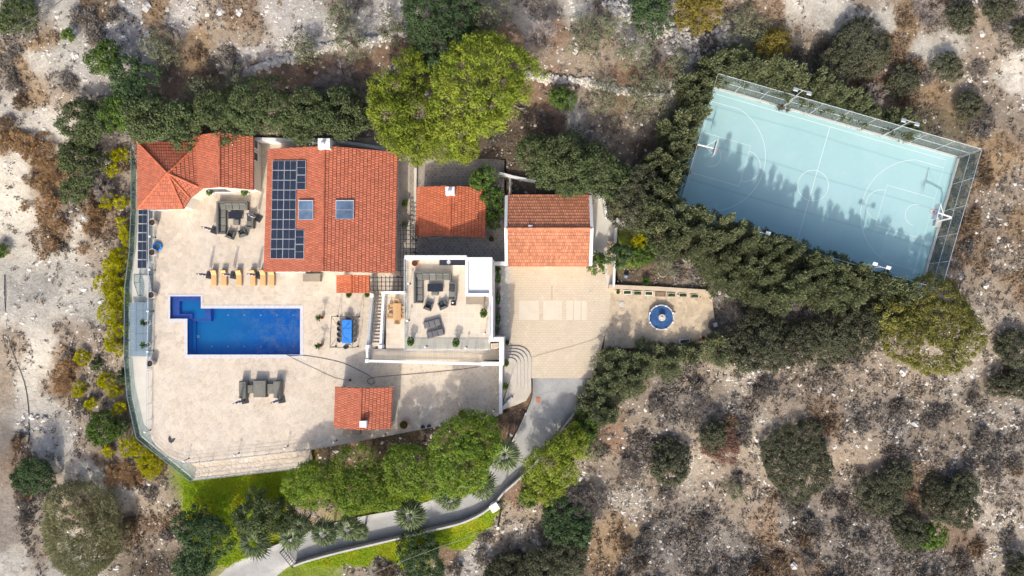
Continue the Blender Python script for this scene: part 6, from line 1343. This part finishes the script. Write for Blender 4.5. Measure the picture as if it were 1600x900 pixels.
tree(776, 515, 7, .7, 'olive', 'bedding_plant', 'grey purple bushy plant at the steps end of the narrow bed', 'plant', trunk=False, zb=.04)
# little deck lamps
def lamp_proto():
    t = thing('deck_lamp', 'small black post lamp with white globe along the deck railing', 'lamp', (0, 0, 0), 'post lamps along the deck railing')
    mb = MB(); mb.tube([(0, 0, 0), (0, 0, 1.15)], .03, 6); mb.build('post', M_dark, t); mb = MB(); mb.lathe([(.1, 0), (.1, .03), (.05, .05)], 10); mb.build('foot', M_dark, t)
    mb = MB(); mb.lathe([(.04, 1.12), (.12, 1.2), (.13, 1.28), (.08, 1.38), (0, 1.41)], 12); mb.build('globe', M_wpaint, t, smooth=True); return t
LP = lamp_proto(); first = True
for (x, y) in ((243, 371), (242.5, 422), (240, 486), (239.5, 548), (235.5, 672), (295, 716.5), (373.5, 708), (450, 697), (526, 688), (603, 678), (690, 662), (772, 640)):
    place(LP if first else copy_tree(LP), P(x, y)); first = False
for (x, y) in ((641, 443.5), (639.5, 500.5), (667, 541), (729, 542.5), (758, 520)):
    c = copy_tree(LP); place(c, P(x, y, ZU), label='small post lamp with white globe on the roof terrace edge', group='post lamps on the roof terrace'); c.location.z = ZU
mb = MB(); q = P(268, 688); mb.add([(q.x+a, q.y+b, z) for a, b, z in ((0, -.35, .02), (.3, -.1, .03), (.5, .25, .04), (.2, .2, .05), (.05, .05, .06), (-.1, .35, .05), (-.25, .55, .04), (-.4, .2, .03), (-.3, -.2, .02))]+[(q.x, q.y, .004)], [tuple(range(9))]+[(i, 9, (i+1) % 9) for i in range(9)])  # thin dark two-lobed mark just above the paving
single(mb, 'dark_mark', M_cush2, 'small dark two lobed mark lying in the rounded corner of the paved deck', 'cloth')
# black stools on the lower deck
def pouf(label, x, y):
    t = thing('garden_stool', label, 'stool', P(x, y)); c = P(x, y); mb = MB(); mb.lathe([(.2, 0), (.27, .2), (.24, .42), (0, .45)], 14, c); mb.build('body', M_dark, t, smooth=True); mb = MB(); mb.lathe([(.2, .445), (.18, .48), (0, .5)], 14, c); mb.build('seat_pad', M_cush2, t)
pouf('black round stool on the shaded deck, terracotta pot side', 661, 667); pouf('black round stool on the shaded deck, lamp side', 671, 666)
mb = MB(); c = P(547, 594); mb.lathe([(.14, 0), (.14, .12), (.05, .2), (0, .22)], 12, c); single(mb, 'hose_hub', M_dark, 'small black hose valve on the shaded deck near the barbecue hut', 'valve')
# dark pool hose snaking over the deck and the thin cable over the driveway
def cable(name, label, pts, r_, m_=M_dark, z=.03, n=10, cat='hose'):
    q = resample(np.array([(*P(a, b, (c[0] if c else z)),) for a, b, *c in pts]), n); mb = MB(); mb.tube([Vector(v) for v in q], r_, 5); return single(mb, name, m_, label, cat)
cable('pool_hose', 'thin dark hose looping over the paving from the pool corner', [(448, 552, -.05), (452, 556, .08), (475, 555.5), (505, 560), (535, 567), (560, 578), (578, 588), (585, 595), (582, 600), (576, 599), (574, 594), (583, 590), (600, 588), (660, 583), (720, 577), (748, 573)], .028)
cable('pool_hose', 'pale thin hose running from the pool corner to the black valve', [(448, 554, .07), (462, 562), (490, 575), (515, 587), (530, 592), (546, 594)], .02, M_cover)
cable('power_cable', 'thin dark line lying across the driveway towards the sandy plaza', [(832, 558), (860, 550), (895, 541), (930, 529), (948, 516), (957, 505), (958, 495)], .012, MATS['paving_mortar'] if False else mat('dusty_cable', (.26, .23, .19), .8))
# fountain
ft = thing('fountain', 'round blue tiled fountain with a white rim in the sandy plaza', 'fountain', P(1032, 496, -.035)); c = P(1032, 496, -.04)
mb = MB(); mb.lathe([(1.5, 0), (1.5, .5), (1.36, .5), (1.36, .12)], 28, c); mb.build('basin_wall', mat('fountain_rim', (.42, .44, .47), .8, .1, 3), ft)
mb = MB(); mb.lathe([(1.335, .12), (0, .121)], 24, c); mb.build('basin_floor', mat('fountain_tile', (.025, .08, .20), .4, .5, 2.2, spec=.5), ft)
mb = MB(); mb.lathe([(1.33, .13), (1.31, .44)], 24, c); mb.build('inner_tile', MATS['fountain_tile'], ft)
mb = MB(); mb.lathe([(.4, .12), (.38, .3), (.2, .4), (.14, .8), (.4, .95), (.42, 1.0), (.32, 1.0), (.1, .92), (.08, 1.1), (0, 1.12)], 18, c); mb.build('pedestal', M_stonew, ft, smooth=True)
for k in range(8): a = k*math.pi/4+R(22.5); mb = MB(); mb.lathe([(.1, .48), (.12, .55), (.1, .65), (0, .7)], 8, c+Vector((1.44*math.cos(a), 1.44*math.sin(a), 0))); mb.build('finial', M_pot_w, ft)
fp = thing('fire_pit', 'dark octagonal fire pit with a pale block on it', 'fire pit', P(1115, 508, -.3)); c = P(1115, 508, -.1)
mb = MB(); mb.lathe([(.7, -.5), (.7, .35), (.5, .35), (.48, .2), (0, .2)], 8, c, start=R(22.5)); mb.build('ring', mat('dark_stone', (.10, .095, .09), .9, .2, 4), fp); mb = MB(); mb.obox(c+Vector((.12, .05, .32)), (.4, .5, .25), .2); mb.build('block', M_stonew, fp)
mb = MB(); c = P(972, 475, 0); mb.lathe([(.32, -.04), (.34, .02), (.28, .06), (0, .07)], 14, (c.x, c.y, -.03)); single(mb, 'stone_disc', M_stonew, 'round pale stone disc lying on the sandy plaza', 'stone')
for k, (x, y, s_) in enumerate(((1053, 490, .18), (1050, 503, .22), (1060, 462, .2), (1136, 462, .35), (1124, 458, .3))): mb = MB(); r = random.Random(k); q = P(x, y, 0); stone(mb, (q.x, q.y, .1), s_, r); single(mb, 'loose_stone', M_rock, 'loose pale stone on the sandy plaza edge', 'stone', 'loose stones round the plaza')
# planters against the garden wall
for k, (x, y, fr, pl) in enumerate(((980, 457, 1, 1), (996, 458, 0, 1), (1013.5, 458.5, 1, 1), (1049, 461, 0, 1), (1067, 461, 0, 1), (1085, 462.5, 0, 1))):
    t = thing('trough_planter', ['white rimmed trough planter against the tan garden wall', 'dark trough planter against the tan garden wall'][1-fr], 'planter', (0, 0, 0), ['white rimmed troughs by the garden wall', 'dark troughs by the garden wall'][1-fr]); m_ = M_pot_w if fr else M_kerb
    mb = MB(); mb.box(-.45, .45, -.22, .22, 0, .3); mb.build('trough', M_dark, t)
    for (a, b, c_, d) in ((-.47, .47, -.24, -.18), (-.47, .47, .18, .24), (-.47, -.41, -.18, .18), (.41, .47, -.18, .18)): mb = MB(); mb.box(a, b, c_, d, .301, .4); mb.build('rim', m_, t)
    c = link('foliage', crown_proto('pot', .5, k % 2), None, t); c.scale = (.75, .32, .3); c.location = (0, 0, .33); place(t, P(x, y, .2)).location.z = -.034
bn = thing('garden_bench', 'brown slatted bench against the tan garden wall', 'bench', (0, 0, 0))
for k in range(4): mb = MB(); mb.box(-.62, .62, -.24+.125*k, -.135+.125*k, .4, .44); mb.build('slat', M_bark, bn)
for x in (-.5, .5): mb = MB(); mb.box(x-.05, x+.05, -.22, .22, 0, .4); mb.build('leg', M_bark, bn)
place(bn, P(1032, 460, .4)).location.z = -.034
# garden edging rings, cycad and pale troughs by the hedge
for (x, y) in ((1073, 402), (1036, 426), (1138, 445), (1198, 466)):
    q = P(x, y, .8); zz = gz(q.x, q.y); mb = MB(); mb.tube([(q.x+.5*math.cos(a), q.y+.5*math.sin(a), zz+.08) for a in [math.pi+k*math.pi/12 for k in range(13)]], .05, 5); single(mb, 'edging_ring', M_stonew, 'curved pale stone tree ring in the hedge bed', 'edging', 'tree rings in the hedge bed')
q = P(1008, 439, .8); zz = gz(q.x, q.y); t = thing('cycad', 'bright green spiky cycad in the garden bed', 'plant', (q.x, q.y, zz)); mb = MB(); rosette(mb, (q.x, q.y, zz+.4), 70, .75, .05, 5); mb.build('fronds', L_pot, t); mb = MB(); mb.tube([(q.x, q.y, zz-.1), (q.x, q.y, zz+.42)], .12, 8); mb.build('trunk', M_bark, t)
q = P(978, 431, .8); zz = gz(q.x, q.y); mb = MB(); mb.lathe([(.2, 0), (.3, .3), (.28, .5), (.15, .6), (.18, .66)], 14, (q.x, q.y, zz-.03)); single(mb, 'garden_urn', mat('blue_grey_urn', (.16, .19, .23), .5), 'blue grey round urn in the garden bed', 'urn', smooth=True)
for (x, y, w, l) in ((1069, 533, 1.2, 'long pale trough on the lower plaza edge'),):
    t = thing('trough_planter', l, 'planter', (0, 0, 0)); mb = MB(); mb.box(-.6, .6, -.25, .25, 0, .4); mb.build('trough', M_pot_w, t); mb = MB(); mb.box(-.52, .52, -.18, .18, .401, .42); mb.build('soil', M_soil, t); place(t, P(x, y), R(8)).location.z = -.05
pot('small terracotta pot on the lower plaza edge', P(1098, 528), .24, .4, M_pot_t).location.z = -.05
mb = MB(); x0 = P(1055, 543, 0); x1 = P(1102, 537, 0); mb.tube([(x0.x, x0.y, -.1), (x1.x, x1.y, -.05)], .16, 8); single(mb, 'log_edge', M_bark, 'dark log edging below the sandy plaza', 'log')
# white cabinet, utility pole and gate on the drive
q = P(773, 791, -1.2); zz = gz(q.x, q.y); t = thing('utility_cabinet', 'white metal utility cabinet leaning over the curved drive wall', 'cabinet', (q.x, q.y, zz)); rz = R(32)
mb = MB(); mb.obox((q.x, q.y, zz+.9), (.95, .8, 1.9), rz); mb.build('body', M_wpaint, t); mb = MB(); mb.obox((q.x, q.y, zz+1.88), (1.05, .9, .06), rz); mb.build('lid', M_pot_w, t); ca_, sa_ = math.cos(rz), math.sin(rz)
mb = MB(); mb.obox((q.x-.41*-sa_*1.0, q.y+.41*ca_, zz+1.0), (.75, .03, 1.4), rz); mb.build('door', M_dark, t)
q = P(782, 799, -2); zz = gz(q.x, q.y); t = thing('utility_pole', 'brown wooden utility pole with pale cap behind the white cabinet', 'pole', (q.x, q.y, zz)); e = P(776, 832, zz+6.5)
mb = MB(); mb.tube([(q.x, q.y, zz-.3), (q.x, q.y, zz+7.2)], [.14, .1], 9); mb.build('shaft', M_bark, t); mb = MB(); mb.box(q.x-.13, q.x+.13, q.y-.13, q.y+.13, zz+7.2, zz+7.3); mb.build('cap', M_wpaint, t); mb = MB(); mb.tube([(q.x-.5, q.y-.1, zz+6.8), (q.x+.5, q.y+.1, zz+6.8)], .05, 6); mb.build('crossarm', M_bark, t)
top_ = Vector((q.x, q.y, zz+7.0))
def sag(a, b, s_, n=18): return [a.lerp(b, k/n)-Vector((0, 0, 4*s_*(k/n)*(1-k/n))) for k in range(n+1)]
mb = MB(); mb.tube(sag(top_, P(560, 905, -1), .8), .025, 5); single(mb, 'overhead_cable', mat('cable_sheath', (.22, .21, .19), .8), 'pale overhead cable running from the utility pole past the evergreen bush', 'cable')
mb = MB(); mb.tube(sag(P(-30, 68, 9), P(115, -12, 10), .4), .035, 5); single(mb, 'overhead_cable', M_dark, 'dark overhead cable crossing the chalk slope corner', 'cable')
q0 = [(14, 430), (18, 480), (22, 540), (27, 600), (30, 650), (32, 690), (28, 740), (20, 780)]
pts_ = []
for a, b in q0: w_ = P(a, b, -6); pts_.append(Vector((w_.x, w_.y, gz(w_.x, w_.y)+.05)))
mb = MB(); mb.tube([Vector(v) for v in resample(np.array([tuple(p_) for p_ in pts_]), 4)], .05, 5); single(mb, 'water_pipe', M_dark, 'black water pipe running down the chalk gully', 'pipe')
gt = thing('drive_gate', 'dark metal sliding gate across the drive by the fan palms', 'gate', P(453, 872, -4.2)); g0 = P(443, 858, -4.2); g1 = P(462, 882, -4.2)
for f in (.15, 1.2): mb = MB(); mb.tube([g0+Vector((0, 0, f)), g1+Vector((0, 0, f))], .05, 6); mb.build('rail', M_dark, gt)
for k in range(9): p_ = g0.lerp(g1, k/8); mb = MB(); mb.tube([p_-Vector((0, 0, .2)), p_+Vector((0, 0, 1.25))], .03 if 0 < k < 8 else .09, 6); mb.build('bar', M_dark, gt)
mb = MB(); q = P(812, 634, -.4); mb.obox((q.x+1.5, q.y, -.55), (.7, .9, .06), .2); 
for (x, y, s_) in ((835, 828, .25), (1240, 883, .55), (1241, 816, .35), (1429, 662, .5), (1410, 582, .6), (1340, 697, .35), (1506, 697, .3), (1450, 570, .7), (1231, 570, .5), (905, 748, .4), (648, 885, .3), (210, 760, .4), (70, 655, .5), (1020, 45, .6), (1075, 70, .7), (1090, 60, .6), (975, 25, .7), (230, 12, .6), (345, 20, .6), (375, 20, .5)):
    w_ = P(x, y, -2); zz = gz(w_.x, w_.y)
    for _ in range(2): w_ = P(x, y, zz); zz = gz(w_.x, w_.y)
    mb = MB(); r = random.Random(int(x)); stone(mb, (w_.x, w_.y, zz+s_*.25), s_, r); single(mb, 'boulder', M_boul, 'pale boulder sitting in the dry scrub of the slope', 'boulder', 'boulders on the slopes')

# ------------------------------------------------------------------ scrub, stones and grass scattered over the slopes
rg = np.random.default_rng(99)
NCAND = 200000
sx_ = rg.uniform(-66, 62, NCAND); sy_ = rg.uniform(-35, 40, NCAND); szz = hts(sx_, sy_); spx, spy = to_px(sx_, sy_, szz)
_, ki = soil_at(spx, spy); code = SOK[ki]; ok = np.ones(NCAND, bool)
for poly in (W(DECK), W(COURT), W(PLAZA), W(LANE), RPOLY, W([(640, 225), (790, 250), (790, 412), (640, 412)]), W([(772, 410), (960, 410), (930, 595), (772, 650)])): ok &= ~pip(sx_, sy_, poly)
dens = {'P': .25, 'C': .05, 'W': .10, 'T': .32, 'O': .32, 'R': .14, 'G': .9, 'B': .7, 'N': .0, 'Y': 0., 'D': .15}
cl = fbm(sx_, sy_, .35, 3, 91); pr_ = np.array([dens[c_] for c_ in code])*np.clip(1+3.5*cl, .1, 2.2)
kind = np.where(np.isin(code, ['B', 'O']), 1, 0); kind = np.where(rg.random(NCAND) < .12, 1-kind, kind)
keep = ok & (rg.random(NCAND) < pr_*.62); bi = np.where(keep)[0]; rad = np.clip(rg.lognormal(-1.25, .45, len(bi)), .13, .95); order = np.argsort(-rad)
# the 260 largest as bushes of their own
nbig = 260; big = order[:nbig]
SB = {(k, s_): crown_proto(k, .8, s_) for k in ('dry', 'brown') for s_ in (0, 1, 2)}
for j, o_ in enumerate(big):
    i = bi[o_]; k = 'brown' if kind[i] else 'dry'; r_ = rad[o_]*1.1+.12
    o = link('scrub_bush', SB[(k, j % 3)]); o.location = (sx_[i], sy_[i], szz[i]+r_*.1); o.scale = (r_/.8,)*3; o.rotation_euler = (0, 0, j*1.7)
    tag(o, ['low grey dry scrub bush on the stony slope', 'low brown dry scrub bush on the slope'][kind[i]], 'bush', ['grey scrub bushes', 'brown scrub bushes'][kind[i]])
rest = np.random.default_rng(5).permutation(order[nbig:])[:22000]
for kk, nm, mm, lb in ((0, 'dry_scrub', L_dry, 'small grey dry scrub dotted over the slopes'), (1, 'brown_scrub', L_brown, 'small brown dry grass tufts dotted over the slopes')):
    sel = np.array([o_ for o_ in rest if kind[bi[o_]] == kk]); ii = bi[sel]; rr = rad[sel]; nl = 17; n = len(sel)*nl; q = np.repeat(np.arange(len(sel)), nl)
    d = unit(rg.normal(size=(n, 3))); d[:, 2] = np.abs(d[:, 2]); c = np.stack([sx_[ii], sy_[ii], szz[ii]], 1)
    pos = c[q]+d*(rr[q]*rg.random(n)**.5)[:, None]*np.array([1, 1, .6]); al = unit(d+rg.normal(size=(n, 3))*.5+np.array([0, 0, .4])); nr = unit(np.cross(al, unit(rg.normal(size=(n, 3))))+np.array([0, 0, .3]))
    me = leaf_mesh(nm, pos, nr, al, .30*rg.uniform(.5, 1.2, n)*np.clip(rr[q]/.4, .6, 1.4), np.clip(rr[q]/.32, .7, 1.5)*.11*rg.uniform(.6, 1.3, n), .5*rg.random(len(sel))[q]+.5*rg.random(n)); me.materials.append(mm); o = link(nm, me, kind='stuff'); tag(o, lb, 'scrub')
# stones
sd = {'P': .6, 'C': .25, 'W': 1.0, 'T': .28, 'O': .1, 'R': .15, 'G': .22, 'B': .10, 'N': 0., 'Y': 0., 'D': .2}
pk = ok & (rg.random(NCAND) < np.array([sd[c_] for c_ in code])*np.clip(1+4*fbm(sx_, sy_, .5, 3, 121), .05, 2.5)*.42); si = np.random.default_rng(6).permutation(np.where(pk)[0])[:13000]
base = np.array([(1, 0, 0), (0, 1, 0), (-1, 0, 0), (0, -1, 0), (0, 0, .8), (.62, .62, .45), (-.62, .62, .45), (-.62, -.62, .45), (.62, -.62, .45)]); fc = [(0, 5, 4, 8), (1, 6, 4, 5), (2, 7, 4, 6), (3, 8, 4, 7), (0, 1, 5), (1, 2, 6), (2, 3, 7), (3, 0, 8)]
sr = np.clip(rg.lognormal(-2.35, .5, len(si)), .045, .42); V_ = base[None]*rg.uniform(.6, 1.25, (len(si), 9, 1))*sr[:, None, None]*np.stack([rg.uniform(.7, 1.4, len(si)), rg.uniform(.7, 1.2, len(si)), np.full(len(si), .7)], 1)[:, None, :]
an = rg.uniform(0, 6.28, len(si)); ca_, sa_ = np.cos(an)[:, None], np.sin(an)[:, None]; vx = V_[..., 0]*ca_-V_[..., 1]*sa_; vy = V_[..., 0]*sa_+V_[..., 1]*ca_
V_ = np.stack([vx+sx_[si][:, None], vy+sy_[si][:, None], V_[..., 2]+szz[si][:, None]], -1).reshape(-1, 3)
me = bpy.data.meshes.new('loose_stones'); me.from_pydata(V_.tolist(), [], [tuple(9*k+i for i in f) for k in range(len(si)) for f in fc]); at = me.attributes.new('lv', 'FLOAT', 'POINT'); at.data.foreach_set('value', np.repeat(rg.random(len(si)), 9).astype(np.float32)); me.materials.append(M_rock)
tag(link('loose_stones', me, kind='stuff'), 'pale loose stones strewn over the dry slopes', 'stones')
# lawn grass
ng = 60000; gx_ = rg.uniform(P(265, 0).x, P(780, 0).x, ng); gy_ = rg.uniform(P(0, 905).y, P(0, 715).y, ng); gzz = hts(gx_, gy_); gpx, gpy = to_px(gx_, gy_, gzz); _, ki = soil_at(gpx, gpy)
okg = np.isin(SOK[ki], ['N', 'Y']) & ~pip(gx_, gy_, W(DECK)) & ~pip(gx_, gy_, RPOLY); gi = np.where(okg)[0]; q = np.repeat(gi, 3); n = len(q)
pos = np.stack([gx_[q], gy_[q], gzz[q]+.08], 1)+rg.normal(size=(n, 3))*np.array([.1, .1, .02]); al = unit(rg.normal(size=(n, 3))*.6+np.array([0, 0, 1])); nr = unit(rg.normal(size=(n, 3))*.5+np.array([0, 0, 1.]))
al = unit(rg.normal(size=(n, 3)))
me = leaf_mesh('lawn_grass', pos, nr, al, .24*rg.uniform(.6, 1.3, n), .07*rg.uniform(.7, 1.3, n), rg.random(n)); me.materials.append(L_grass); tag(link('lawn_grass', me, kind='stuff'), 'bright green and yellow grass on the lawn and verge', 'grass')
